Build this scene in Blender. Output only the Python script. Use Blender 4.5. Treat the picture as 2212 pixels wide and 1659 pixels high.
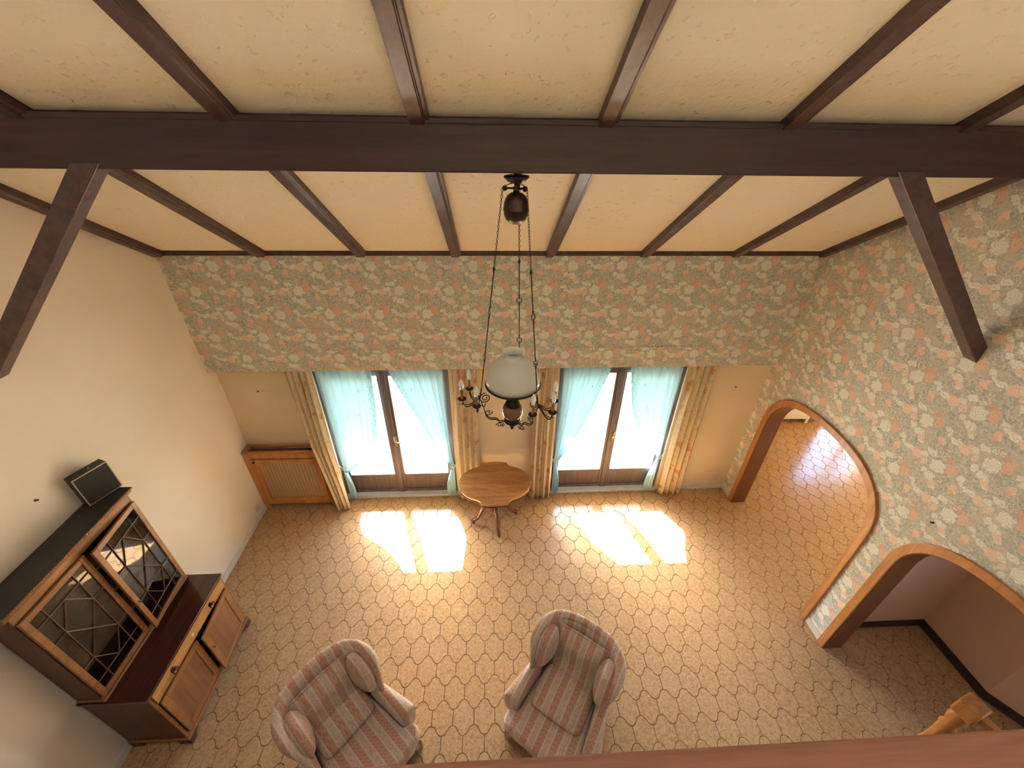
import bpy, math, random
from math import sin, cos, pi, radians, sqrt, atan2, tan
from mathutils import Vector, Matrix

random.seed(7)
scene = bpy.context.scene
for o in list(bpy.data.objects):
    bpy.data.objects.remove(o, do_unlink=True)
COL = scene.collection

# ------------------------------------------------------------------ camera
CAM_H = 4.6528
FPX, PITCH, YAW, ROLL = 892.9, 0.5738, 0.0567, 0.0164
fwd = Vector((sin(YAW) * cos(PITCH), cos(YAW) * cos(PITCH), -sin(PITCH)))
right = Vector((cos(YAW), -sin(YAW), 0))
up = right.cross(fwd)
r2 = right * cos(ROLL) + up * sin(ROLL)
u2 = -right * sin(ROLL) + up * cos(ROLL)
cam_data = bpy.data.cameras.new('camera')
cam = bpy.data.objects.new('camera', cam_data)
COL.objects.link(cam)
cam_data.sensor_fit = 'HORIZONTAL'
cam_data.sensor_width = 36.0
cam_data.lens = FPX / 2212 * 36.0
cam_data.clip_start = 0.02
cam.matrix_world = Matrix(((r2.x, u2.x, -fwd.x, 0), (r2.y, u2.y, -fwd.y, 0), (r2.z, u2.z, -fwd.z, CAM_H), (0, 0, 0, 1)))
scene.camera = cam

# ------------------------------------------------------------------ room constants
XL, XR = -3.1875, 3.4435          # side walls
D, YW = 4.117, 4.238              # papered upper wall, wall with the french windows
ZT, SL = 3.538, 0.6653            # ceiling height at the back wall and its slope
ZP = 2.2                          # lower edge of the papered upper wall
WT = 0.178                        # thickness of the right wall
def zc(y):
    return ZT + SL * (D - abs(y))
RIDGE = zc(0)

# ------------------------------------------------------------------ world, sun, exposure
SUN_TRAVEL = Vector((0.346, -1.0, -0.90)).normalized()
world = bpy.data.worlds.new('world')
scene.world = world
world.use_nodes = True
wn = world.node_tree
wn.nodes.clear()
sky = wn.nodes.new('ShaderNodeTexSky')
sky.sky_type = 'NISHITA'
sky.sun_disc = False
sky.sun_elevation = math.asin(-SUN_TRAVEL.z)
sky.sun_rotation = atan2(-SUN_TRAVEL.x, -SUN_TRAVEL.y)
sky.altitude = 300
sky.air_density = 1.0
sky.dust_density = 2.5
sky.ozone_density = 1.0
bg = wn.nodes.new('ShaderNodeBackground')
bg.inputs['Strength'].default_value = 0.6
wo = wn.nodes.new('ShaderNodeOutputWorld')
wn.links.new(sky.outputs[0], bg.inputs[0])
wn.links.new(bg.outputs[0], wo.inputs[0])

sd = bpy.data.lights.new('sun', 'SUN')
sd.energy = 13.5
sd.angle = radians(0.53)
sd.color = (1.0, 0.93, 0.80)
sun = bpy.data.objects.new('sun', sd)
COL.objects.link(sun)
sun.rotation_euler = SUN_TRAVEL.to_track_quat('-Z', 'Y').to_euler()

def portal(loc, direction, sx, sy):
    d = bpy.data.lights.new('window_portal', 'AREA')
    d.shape = 'RECTANGLE'; d.size = sx; d.size_y = sy
    d.cycles.is_portal = True
    o = bpy.data.objects.new('window_portal', d)
    o.location = loc
    o.rotation_euler = Vector(direction).to_track_quat('-Z', 'Y').to_euler()
    COL.objects.link(o)

vs = scene.view_settings
vs.view_transform = 'Standard'
vs.look = 'None'
vs.gamma = 1.0
vs.use_curve_mapping = False
vs.exposure = 2.88
cy = scene.cycles
cy.use_denoising = True
cy.use_adaptive_sampling = True
cy.adaptive_threshold = 0.10
cy.max_bounces = 7
cy.diffuse_bounces = 5
cy.glossy_bounces = 3
cy.transmission_bounces = 8
cy.transparent_max_bounces = 16
cy.sample_clamp_indirect = 8.0
cy.caustics_reflective = False
cy.caustics_refractive = False

# ================================================================== node helpers
class NT:
    def __init__(self, name):
        self.m = bpy.data.materials.new(name)
        self.m.use_nodes = True
        self.t = self.m.node_tree
        self.t.nodes.clear()
        self.out = self.t.nodes.new('ShaderNodeOutputMaterial')
    def link(self, a, b):
        self.t.links.new(a, b)
    def setin(self, sock, v):
        if isinstance(v, bpy.types.NodeSocket):
            self.link(v, sock)
        elif v is not None:
            if isinstance(v, (tuple, list)) and len(v) == 3 and sock.type == 'RGBA':
                v = (*v, 1)
            sock.default_value = v
    def node(self, typ, **kw):
        n = self.t.nodes.new(typ)
        for k, v in kw.items():
            setattr(n, k, v)
        return n
    def math(self, op, a, b=None, c=None, clamp=False):
        n = self.node('ShaderNodeMath', operation=op, use_clamp=clamp)
        for i, v in enumerate((a, b, c)):
            if v is not None:
                self.setin(n.inputs[i], v)
        return n.outputs[0]
    def mix(self, f, a, b, blend='MIX'):
        n = self.node('ShaderNodeMix', data_type='RGBA', blend_type=blend)
        self.setin(n.inputs['Factor'], f)
        self.setin(n.inputs[6], a)
        self.setin(n.inputs[7], b)
        return n.outputs[2]
    def smooth(self, x, a, b, lo=0.0, hi=1.0):
        n = self.node('ShaderNodeMapRange', interpolation_type='SMOOTHSTEP')
        self.setin(n.inputs[0], x)
        for i, v in zip((1, 2, 3, 4), (a, b, lo, hi)):
            n.inputs[i].default_value = v
        return n.outputs[0]
    def coord(self, kind='Object'):
        return self.node('ShaderNodeTexCoord').outputs[kind]
    def xyz(self, v):
        n = self.node('ShaderNodeSeparateXYZ')
        self.link(v, n.inputs[0])
        return n.outputs
    def vec(self, x, y, z=0.0):
        n = self.node('ShaderNodeCombineXYZ')
        for i, v in enumerate((x, y, z)):
            self.setin(n.inputs[i], v)
        return n.outputs[0]
    def scale(self, v, s):
        n = self.node('ShaderNodeMapping')
        self.link(v, n.inputs[0])
        n.inputs['Scale'].default_value = s
        return n.outputs[0]
    def noise(self, v, scale, detail=3.0, rough=0.55, dist=0.0, out=0):
        n = self.node('ShaderNodeTexNoise')
        if v is not None:
            self.link(v, n.inputs['Vector'])
        n.inputs['Scale'].default_value = scale
        n.inputs['Detail'].default_value = detail
        n.inputs['Roughness'].default_value = rough
        n.inputs['Distortion'].default_value = dist
        return n.outputs[out]
    def voronoi(self, v, scale, feature='F1', out=0, rnd=1.0):
        n = self.node('ShaderNodeTexVoronoi', feature=feature)
        self.link(v, n.inputs['Vector'])
        n.inputs['Scale'].default_value = scale
        n.inputs['Randomness'].default_value = rnd
        return n.outputs[out]
    def bump(self, h, strength=0.2, dist=0.01):
        n = self.node('ShaderNodeBump')
        n.inputs['Strength'].default_value = strength
        n.inputs['Distance'].default_value = dist
        self.link(h, n.inputs['Height'])
        return n.outputs[0]
    def principled(self, color, rough=0.5, metal=0.0, normal=None, spec=0.5, sheen=0.0, coat=0.0, trans=None):
        n = self.node('ShaderNodeBsdfPrincipled')
        self.setin(n.inputs['Base Color'], color)
        self.setin(n.inputs['Roughness'], rough)
        n.inputs['Metallic'].default_value = metal
        n.inputs['Specular IOR Level'].default_value = spec
        n.inputs['Sheen Weight'].default_value = sheen
        n.inputs['Coat Weight'].default_value = coat
        if normal is not None:
            self.link(normal, n.inputs['Normal'])
        self.link(n.outputs[0], self.out.inputs[0])
        return n

def plain(name, col, rough=0.5, metal=0.0, spec=0.5, bumpy=None):
    t = NT(name)
    c = t.coord()
    n = t.noise(c, 9, 4)
    col2 = tuple(v * 0.9 for v in col)
    cc = t.mix(t.smooth(n, 0.35, 0.7), col, col2)
    nm = None
    if bumpy:
        nm = t.bump(t.noise(c, bumpy[0], 4), bumpy[1], bumpy[2])
    t.principled(cc, rough, metal, nm, spec)
    return t.m

def wood(name, c1, c2, axis=0, rough=0.4, ring=14.0, knots=0.0, spec=0.5, coat=0.0, stretch=0.07, bs=0.12):
    t = NT(name)
    c = t.coord()
    s = [1, 1, 1]
    s[axis] = stretch
    cs = t.scale(c, s)
    n1 = t.noise(cs, ring, 5, 0.6, 0.6)
    n2 = t.noise(cs, ring * 7, 3, 0.6)
    f = t.math('ADD', t.math('MULTIPLY', n1, 0.75), t.math('MULTIPLY', n2, 0.25))
    col = t.mix(t.smooth(f, 0.36, 0.64), c1, c2)
    if knots:
        v = t.voronoi(t.scale(c, [1 if a != axis else 0.45 for a in range(3)]), knots)
        col = t.mix(t.smooth(v, 0.16, 0.04), col, tuple(x * 0.45 for x in c1))
    t.principled(col, rough, 0, None, spec, coat=coat)
    return t.m

# ------------------------------------------------------------------ floral wallpaper
def flower_group():
    g = bpy.data.node_groups.new('flower_place', 'ShaderNodeTree')
    for nm in ('s', 't', 'a', 'b', 'rx', 'ry'):
        g.interface.new_socket(nm, in_out='INPUT', socket_type='NodeSocketFloat')
    for nm in ('r', 'ang'):
        g.interface.new_socket(nm, in_out='OUTPUT', socket_type='NodeSocketFloat')
    gi = g.nodes.new('NodeGroupInput'); go = g.nodes.new('NodeGroupOutput')
    def M(op, *a):
        n = g.nodes.new('ShaderNodeMath'); n.operation = op
        for i, v in enumerate(a):
            if isinstance(v, (int, float)):
                n.inputs[i].default_value = v
            else:
                g.links.new(v, n.inputs[i])
        return n.outputs[0]
    I = gi.outputs
    s = M('WRAP', M('SUBTRACT', I['s'], I['a']), 0.5, -0.5)
    tt = M('WRAP', M('SUBTRACT', I['t'], I['b']), 0.5, -0.5)
    du = M('DIVIDE', M('MULTIPLY', M('ADD', s, tt), 0.252), I['rx'])
    dv = M('DIVIDE', M('MULTIPLY', M('SUBTRACT', s, tt), 0.2565), I['ry'])
    r = M('SQRT', M('ADD', M('MULTIPLY', du, du), M('MULTIPLY', dv, dv)))
    g.links.new(r, go.inputs['r'])
    g.links.new(M('ARCTAN2', dv, du), go.inputs['ang'])
    return g
FLOWER = flower_group()

def wallpaper(name, axis, u0, v0):
    t = NT(name)
    c = t.coord()
    x, y, z = t.xyz(c)
    u = x if axis == 'x' else t.math('MULTIPLY', y, -1.0)
    base = t.vec(u, z, 0.0)
    nz = t.node('ShaderNodeTexNoise')
    t.link(base, nz.inputs['Vector']); nz.inputs['Scale'].default_value = 21; nz.inputs['Detail'].default_value = 2
    nc = t.node('ShaderNodeSeparateColor'); t.link(nz.outputs['Color'], nc.inputs[0])
    AMP = 0.045
    uu = t.math('ADD', u, t.math('MULTIPLY', t.math('SUBTRACT', nc.outputs[0], 0.5), AMP))
    vv = t.math('ADD', z, t.math('MULTIPLY', t.math('SUBTRACT', nc.outputs[1], 0.5), AMP))
    PU, PV = 0.504, 0.513
    pu = t.math('DIVIDE', t.math('SUBTRACT', uu, u0), PU)
    pv = t.math('DIVIDE', t.math('SUBTRACT', vv, v0), PV)
    s = t.math('ADD', pu, pv); tt = t.math('SUBTRACT', pu, pv)
    # background of brushed leaves
    lf = t.noise(base, 26, 4, 0.6, 1.2)
    lf2 = t.noise(base, 60, 3, 0.6, 0.8)
    bgc = t.mix(t.smooth(lf, 0.38, 0.62), (0.44, 0.445, 0.385), (0.60, 0.60, 0.535))
    bgc = t.mix(t.smooth(lf2, 0.52, 0.66), bgc, (0.74, 0.75, 0.69))
    bgc = t.mix(t.smooth(lf2, 0.43, 0.34), bgc, (0.33, 0.32, 0.265))
    big = t.noise(base, 7, 0)
    bgc = t.mix(t.smooth(big, 0.5, 0.72, 0, 0.5), bgc, (0.66, 0.58, 0.47))
    col = bgc
    cream, cream2 = (0.86, 0.86, 0.78), (0.57, 0.575, 0.50)
    coral, coral2 = (0.80, 0.55, 0.44), (0.66, 0.41, 0.31)
    pink, pink2 = (0.86, 0.67, 0.56), (0.74, 0.52, 0.41)
    els = [  # ox, oy, rx, ry, colour, line colour, rings, petals
        (-0.25, -0.01, .050, .026, cream, cream2, 1.2, 2), (0.164, -0.185, .042, .026, cream, cream2, 1.4, 2),
        (0.44, -0.085, .026, .030, cream, cream2, 1.2, 3), (0.30, 0.095, .030, .022, cream, cream2, 1.2, 3),
        (-0.10, -0.03, .026, .034, pink, cream2, 1.0, 2),
        (0.0, -0.108, .046, .034, cream, cream2, 1.0, 5), (0.035, -0.145, .030, .024, pink, pink2, 1.0, 4),
        (0.17, -0.068, .030, .040, pink, pink2, 1.5, 3), (0.168, -0.10, .018, .022, coral, coral2, 1.0, 3),
        (0.165, 0.036, .030, .022, cream, cream2, 1.4, 3), (0.190, 0.004, .019, .019, cream, cream2, 1.0, 5),
        (0.376, 0.020, .034, .026, cream, cream2, 1.5, 2), (0.327, -0.013, .046, .042, pink, pink2, 2.0, 3),
        (0.040, 0.088, .034, .026, coral2, coral, 1.2, 3), (0.084, 0.044, .036, .050, coral, coral2, 2.2, 3),
        (0.0, 0.0, .058, .058, cream, cream2, 3.0, 6),
    ]
    lines = nc.outputs[2]
    for ox, oy, rx, ry, c1, c2, rings, pet in els:
        g = t.node('ShaderNodeGroup'); g.node_tree = FLOWER
        t.link(s, g.inputs['s']); t.link(tt, g.inputs['t'])
        g.inputs['a'].default_value = ox / PU + oy / PV
        g.inputs['b'].default_value = ox / PU - oy / PV
        g.inputs['rx'].default_value = rx; g.inputs['ry'].default_value = ry
        r, an = g.outputs['r'], g.outputs['ang']
        w = t.math('SINE', t.math('ADD', t.math('MULTIPLY', r, rings * 6.28), t.math('ADD', t.math('MULTIPLY', an, float(pet)), t.math('MULTIPLY', lines, 9.0))))
        fc = t.mix(t.smooth(w, 0.25, 0.95, 0, 0.75), c1, c2)
        edge = t.math('ADD', r, t.math('MULTIPLY', t.math('SINE', t.math('MULTIPLY', an, float(max(pet, 4)))), 0.09))
        col = t.mix(t.smooth(edge, 1.0, 0.82), col, fc)
    # cluster of small white blossoms
    g = t.node('ShaderNodeGroup'); g.node_tree = FLOWER
    t.link(s, g.inputs['s']); t.link(tt, g.inputs['t'])
    g.inputs['a'].default_value = -0.012 / PU + 0.098 / PV
    g.inputs['b'].default_value = -0.012 / PU - 0.098 / PV
    g.inputs['rx'].default_value = .046; g.inputs['ry'].default_value = .036
    dots = t.smooth(t.voronoi(base, 52, rnd=0.5), 0.42, 0.30)
    col = t.mix(t.math('MULTIPLY', t.smooth(g.outputs['r'], 1.0, 0.85), dots), col, (0.86, 0.83, 0.70))
    t.principled(col, 0.75, 0, None, 0.25)
    return t.m

# ------------------------------------------------------------------ materials
def mk_tile():
    t = NT('floor_tile_glaze')
    c = t.node('ShaderNodeNewGeometry').outputs['Position']
    n = t.noise(c, 34, 4, 0.65, 0.6)
    n2 = t.noise(c, 62, 4, 0.65, 0.6)
    n3 = t.noise(c, 3.2, 2)
    col = t.mix(t.smooth(n, 0.36, 0.60), (0.47, 0.275, 0.130), (0.615, 0.395, 0.205))
    col = t.mix(t.smooth(n2, 0.54, 0.66, 0, 0.8), col, (0.28, 0.150, 0.065))
    col = t.mix(t.smooth(n3, 0.35, 0.7, 0, 0.3), col, (0.60, 0.39, 0.205))
    ro = t.smooth(n, 0.35, 0.65, 0.22, 0.15)
    t.principled(col, ro, 0, None, 0.55)
    return t.m

def mk_plaster(name, c1, c2, sc, st, dist, rough=0.85):
    t = NT(name)
    c = t.coord()
    n = t.noise(c, 1.6, 3)
    col = t.mix(t.smooth(n, 0.35, 0.65), c1, c2)
    v = t.noise(c, sc, 4, 0.55, 0.3)
    pit = t.smooth(t.noise(c, sc * 0.6, 2), 0.62, 0.75)
    h = t.math('SUBTRACT', t.math('MULTIPLY', v, 0.6), pit)
    t.principled(col, rough, 0, t.bump(h, st, dist) if st > 0.2 else None, 0.2)
    return t.m

def mk_chair_fabric():
    t = NT('striped_upholstery')
    c = t.coord()
    x, y, z = t.xyz(c)
    P = 0.118
    w = t.math('WRAP', x, P, 0.0)
    w = t.math('DIVIDE', w, P)
    base = (0.56, 0.40, 0.28)
    # beige scroll band
    sw = t.noise(c, 46, 3, 0.6, 2.0)
    beige = t.mix(t.smooth(sw, 0.47, 0.53), (0.60, 0.43, 0.315), (0.75, 0.59, 0.46))
    # rust zigzag band
    yz = t.math('ADD', y, t.math('MULTIPLY', z, -1.0))
    tri = t.math('PINGPONG', t.math('MULTIPLY', x, 1.0), 0.0148)
    zz = t.math('SINE', t.math('MULTIPLY', t.math('ADD', yz, t.math('MULTIPLY', tri, 1.4)), 190.0))
    rust = t.mix(t.smooth(zz, -0.2, 0.9), (0.56, 0.30, 0.195), (0.66, 0.41, 0.29))
    inr = t.math('MULTIPLY', t.smooth(w, 0.50, 0.52), t.smooth(w, 0.96, 0.94))
    col = t.mix(inr, beige, rust)
    def line(cx, wd):
        return t.smooth(t.math('ABSOLUTE', t.math('SUBTRACT', w, cx)), wd, wd * 0.5)
    for cx in (0.015, 0.06, 0.43, 0.475):
        col = t.mix(t.math('MULTIPLY', line(cx, 0.022), 0.8), col, (0.80, 0.71, 0.60))
    wv = t.noise(c, 420, 2)
    wr = t.noise(c, 16, 3, 0.5, 0.8)
    h = t.math('ADD', t.math('MULTIPLY', wv, 0.3), t.math('MULTIPLY', wr, 1.0))
    t.principled(col, 0.7, 0, t.bump(h, 0.35, 0.006), 0.3, sheen=0.45)
    return t.m

def mk_drape(name, c0, c1, c2):
    t = NT(name)
    uv = t.node('ShaderNodeUVMap').outputs[0]
    s = t.scale(uv, (1, 1, 1))
    v = t.voronoi(s, 5.5)
    n = t.noise(s, 18, 4, 0.6, 1.5)
    st = t.noise(s, 30, 3, 0.6, 1.0)
    d = t.math('ADD', v, t.math('MULTIPLY', t.math('SUBTRACT', n, 0.5), 0.7))
    col = t.mix(t.smooth(d, 0.30, 0.18, 0, 0.9), c0, c1)
    col = t.mix(t.smooth(st, 0.58, 0.66, 0, 0.75), col, c2)
    fn = t.noise(s, 90, 2)
    b = t.node('ShaderNodeBsdfDiffuse'); t.setin(b.inputs[0], col)
    t.link(t.bump(fn, 0.2, 0.002), b.inputs['Normal'])
    tr = t.node('ShaderNodeBsdfTranslucent'); t.setin(tr.inputs[0], col)
    mx = t.node('ShaderNodeMixShader'); mx.inputs[0].default_value = 0.35
    t.link(b.outputs[0], mx.inputs[1]); t.link(tr.outputs[0], mx.inputs[2])
    t.link(mx.outputs[0], t.out.inputs[0])
    return t.m

def mk_sheer():
    t = NT('sheer_voile')
    uv = t.node('ShaderNodeUVMap').outputs[0]
    x, y, z = t.xyz(uv)
    col = (0.47, 0.74, 0.86)  # white voile with the blue of the sky light put into its colour
    # embroidered border near the free edge plus scattered sprigs
    n = t.noise(t.scale(uv, (1, 1, 1)), 26, 3, 0.6, 2.0)
    border = t.math('MULTIPLY', t.smooth(x, 0.86, 0.88), t.smooth(n, 0.52, 0.57))
    hem = t.smooth(t.math('ABSOLUTE', t.math('SUBTRACT', x, 0.975)), 0.012, 0.004)
    v = t.voronoi(t.scale(uv, (1, 1, 1)), 4.2)
    spr = t.math('MULTIPLY', t.smooth(v, 0.16, 0.10), t.smooth(n, 0.48, 0.54))
    dark = t.math('MINIMUM', t.math('ADD', t.math('ADD', border, hem), spr), 1.0)
    c = t.mix(t.math('MULTIPLY', dark, 0.75), col, (0.16, 0.40, 0.50))
    df = t.node('ShaderNodeBsdfDiffuse'); t.setin(df.inputs[0], c)
    tl = t.node('ShaderNodeBsdfTranslucent'); t.setin(tl.inputs[0], c)
    m1 = t.node('ShaderNodeMixShader'); m1.inputs[0].default_value = 0.085
    t.link(df.outputs[0], m1.inputs[1]); t.link(tl.outputs[0], m1.inputs[2])
    t.link(m1.outputs[0], t.out.inputs[0])
    return t.m

def mk_glass(name, tint=(0.96, 0.98, 0.98), boost=1.0, rough=0.0):
    t = NT(name)
    fr = t.node('ShaderNodeFresnel')
    bf = t.node('ShaderNodeNewGeometry').outputs['Backfacing']
    t.link(t.math('SUBTRACT', 1.5, t.math('MULTIPLY', bf, 0.8333)), fr.inputs[0])
    f = t.math('MULTIPLY', fr.outputs[0], boost, clamp=True)
    tp = t.node('ShaderNodeBsdfTransparent'); t.setin(tp.inputs[0], tint)
    gl = t.node('ShaderNodeBsdfGlossy'); gl.inputs['Roughness'].default_value = rough
    mx = t.node('ShaderNodeMixShader')
    t.link(f, mx.inputs[0]); t.link(tp.outputs[0], mx.inputs[1]); t.link(gl.outputs[0], mx.inputs[2])
    t.link(mx.outputs[0], t.out.inputs[0])
    return t.m

def mk_opal():
    t = NT('opal_glass')
    c = t.coord()
    x, y, z = t.xyz(c)
    n = t.noise(c, 11, 4, 0.6, 0.6)
    col = t.mix(t.smooth(n, 0.60, 0.72, 0, 0.5), (0.93, 0.94, 0.90), (0.80, 0.72, 0.58))
    b = t.node('ShaderNodeBsdfPrincipled')
    t.setin(b.inputs['Base Color'], col); b.inputs['Roughness'].default_value = 0.25
    tl = t.node('ShaderNodeBsdfTranslucent'); t.setin(tl.inputs[0], (0.86, 0.88, 0.80))
    mx = t.node('ShaderNodeMixShader'); mx.inputs[0].default_value = 0.38
    t.link(b.outputs[0], mx.inputs[1]); t.link(tl.outputs[0], mx.inputs[2])
    t.link(mx.outputs[0], t.out.inputs[0])
    return t.m

def mk_terrace():
    t = NT('terrace_tile')
    c = t.node('ShaderNodeNewGeometry').outputs['Position']
    n = t.noise(c, 6, 4, 0.6)
    col = t.mix(t.smooth(n, 0.3, 0.7), (0.78, 0.75, 0.70), (0.84, 0.82, 0.77))
    t.principled(col, 0.6, 0, t.bump(t.noise(c, 40, 3), 0.1, 0.003))
    return t.m

def mk_cane():
    return wood('reed_slat', (0.40, 0.265, 0.13), (0.48, 0.335, 0.175), 2, 0.6, 20)

M = {}
M['paper_back'] = wallpaper('floral_wallpaper_back', 'x', -0.176, 3.398)
M['paper_side'] = wallpaper('floral_wallpaper_side', 'y', -2.69, 2.93)
M['tile'] = mk_tile()
M['grout'] = plain('grout', (0.15, 0.088, 0.048), 0.7)
M['ceiling'] = mk_plaster('ceiling_plaster', (0.84, 0.755, 0.595), (0.86, 0.775, 0.62), 38, 0.5, 0.012)
M['wall_cream'] = mk_plaster('cream_wall', (0.86, 0.79, 0.69), (0.84, 0.765, 0.655), 60, 0.10, 0.004)
M['wall_tan'] = mk_plaster('back_wall_cream', (0.80, 0.66, 0.46), (0.78, 0.63, 0.43), 60, 0.10, 0.004)
M['wall_pink'] = mk_plaster('alcove_wall', (0.76, 0.50, 0.33), (0.73, 0.475, 0.31), 60, 0.10, 0.004)
M['mezz'] = plain('mezzanine_carpet', (0.58, 0.51, 0.42), 0.9)
M['white'] = plain('white_paint', (0.80, 0.78, 0.74), 0.45)
M['beam'] = wood('stained_beam', (0.026, 0.0085, 0.010), (0.050, 0.019, 0.021), 0, 0.38, 9, 2.2, 0.5)
M['rafter'] = wood('stained_rafter', (0.050, 0.022, 0.023), (0.100, 0.052, 0.050), 1, 0.36, 14, 3.0, 0.6)
M['oak_v'] = wood('honey_oak_upright', (0.42, 0.165, 0.045), (0.58, 0.265, 0.085), 2, 0.38, 16)
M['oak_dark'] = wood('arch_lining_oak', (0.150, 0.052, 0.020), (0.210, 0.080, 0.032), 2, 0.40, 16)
M['oak_h'] = wood('honey_oak_rail', (0.36, 0.155, 0.055), (0.50, 0.235, 0.090), 0, 0.38, 16)
M['rail'] = wood('handrail_wood', (0.20, 0.070, 0.026), (0.27, 0.102, 0.040), 0, 0.6, 26, spec=0.3)
M['door_wood'] = wood('glare_greyed_door_wood', (0.105, 0.072, 0.066), (0.155, 0.110, 0.100), 2, 0.42, 18)  # brown wood greyed and lightened, window glare put into the colour
M['cab_front'] = wood('cabinet_veneer', (0.25, 0.105, 0.036), (0.36, 0.165, 0.062), 1, 0.38, 15)
M['cab_panel'] = wood('cabinet_panel_veneer', (0.19, 0.080, 0.036), (0.27, 0.125, 0.060), 2, 0.38, 22)
M['cab_side'] = wood('cabinet_side', (0.085, 0.032, 0.016), (0.125, 0.050, 0.025), 2, 0.40, 14)
M['cab_top'] = wood('cabinet_top_polish', (0.050, 0.016, 0.012), (0.075, 0.026, 0.018), 1, 0.16, 14, coat=0.4)
M['drawer'] = wood('drawer_veneer', (0.42, 0.205, 0.070), (0.55, 0.300, 0.110), 1, 0.34, 22)
M['cab_in'] = plain('cabinet_inside', (0.030, 0.028, 0.030), 0.7)
M['shelf'] = plain('shelf_wood', (0.30, 0.160, 0.080), 0.5)
M['table'] = wood('table_walnut', (0.40, 0.155, 0.044), (0.66, 0.315, 0.105), 0, 0.28, 9, 2.6, coat=0.25, stretch=0.16)
M['table_edge'] = wood('table_edge_walnut', (0.40, 0.22, 0.10), (0.52, 0.31, 0.155), 0, 0.26, 12, coat=0.3)
M['table_leg'] = wood('table_leg_mahogany', (0.115, 0.036, 0.020), (0.17, 0.058, 0.032), 2, 0.25, 14, coat=0.3)
M['fabric'] = mk_chair_fabric()
M['fringe'] = plain('fringe_cord', (0.42, 0.26, 0.18), 0.8)
M['drape'] = mk_drape('floral_drape', (0.84, 0.72, 0.51), (0.72, 0.36, 0.13), (0.56, 0.42, 0.22))
M['sheer'] = mk_sheer()
M['glass'] = mk_glass('window_glass')
M['cab_glass'] = mk_glass('cabinet_glass', (0.45, 0.50, 0.56), 1.4)
M['opal'] = mk_opal()
M['iron'] = plain('dark_iron', (0.040, 0.030, 0.028), 0.42, 0.6)
M['bronze'] = plain('dark_bronze', (0.075, 0.055, 0.045), 0.35, 0.9)
M['candle'] = plain('candle_sleeve', (0.34, 0.165, 0.065), 0.5)
M['bulb'] = plain('bulb_glass', (0.88, 0.92, 0.93), 0.15)
M['ceramic'] = plain('painted_ceramic', (0.27, 0.135, 0.085), 0.22)
M['ceramic_white'] = plain('ceramic_white', (0.78, 0.76, 0.70), 0.2)
M['black'] = plain('speaker_black', (0.030, 0.026, 0.024), 0.5)
M['grille'] = plain('speaker_cloth', (0.040, 0.032, 0.028), 0.85, bumpy=(300, 0.4, 0.003))
M['silver'] = plain('silver_trim', (0.55, 0.50, 0.44), 0.35, 0.5)
M['dark_base'] = plain('dark_skirting', (0.050, 0.028, 0.020), 0.5)
M['terrace'] = mk_terrace()
M['terrace_joint'] = plain('terrace_joint', (0.22, 0.21, 0.20), 0.8)
M['concrete'] = plain('exterior_render', (0.62, 0.60, 0.57), 0.9)
M['fence'] = wood('fence_wood', (0.26, 0.25, 0.24), (0.36, 0.35, 0.33), 2, 0.7, 14)
M['grass'] = plain('lawn', (0.16, 0.22, 0.08), 0.9)
M['hole'] = plain('dark_hole', (0.02, 0.015, 0.012), 0.8)
M['plastic'] = plain('cream_plastic', (0.76, 0.68, 0.54), 0.4)
M['brass'] = plain('brass', (0.60, 0.45, 0.22), 0.3, 0.9)

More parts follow.
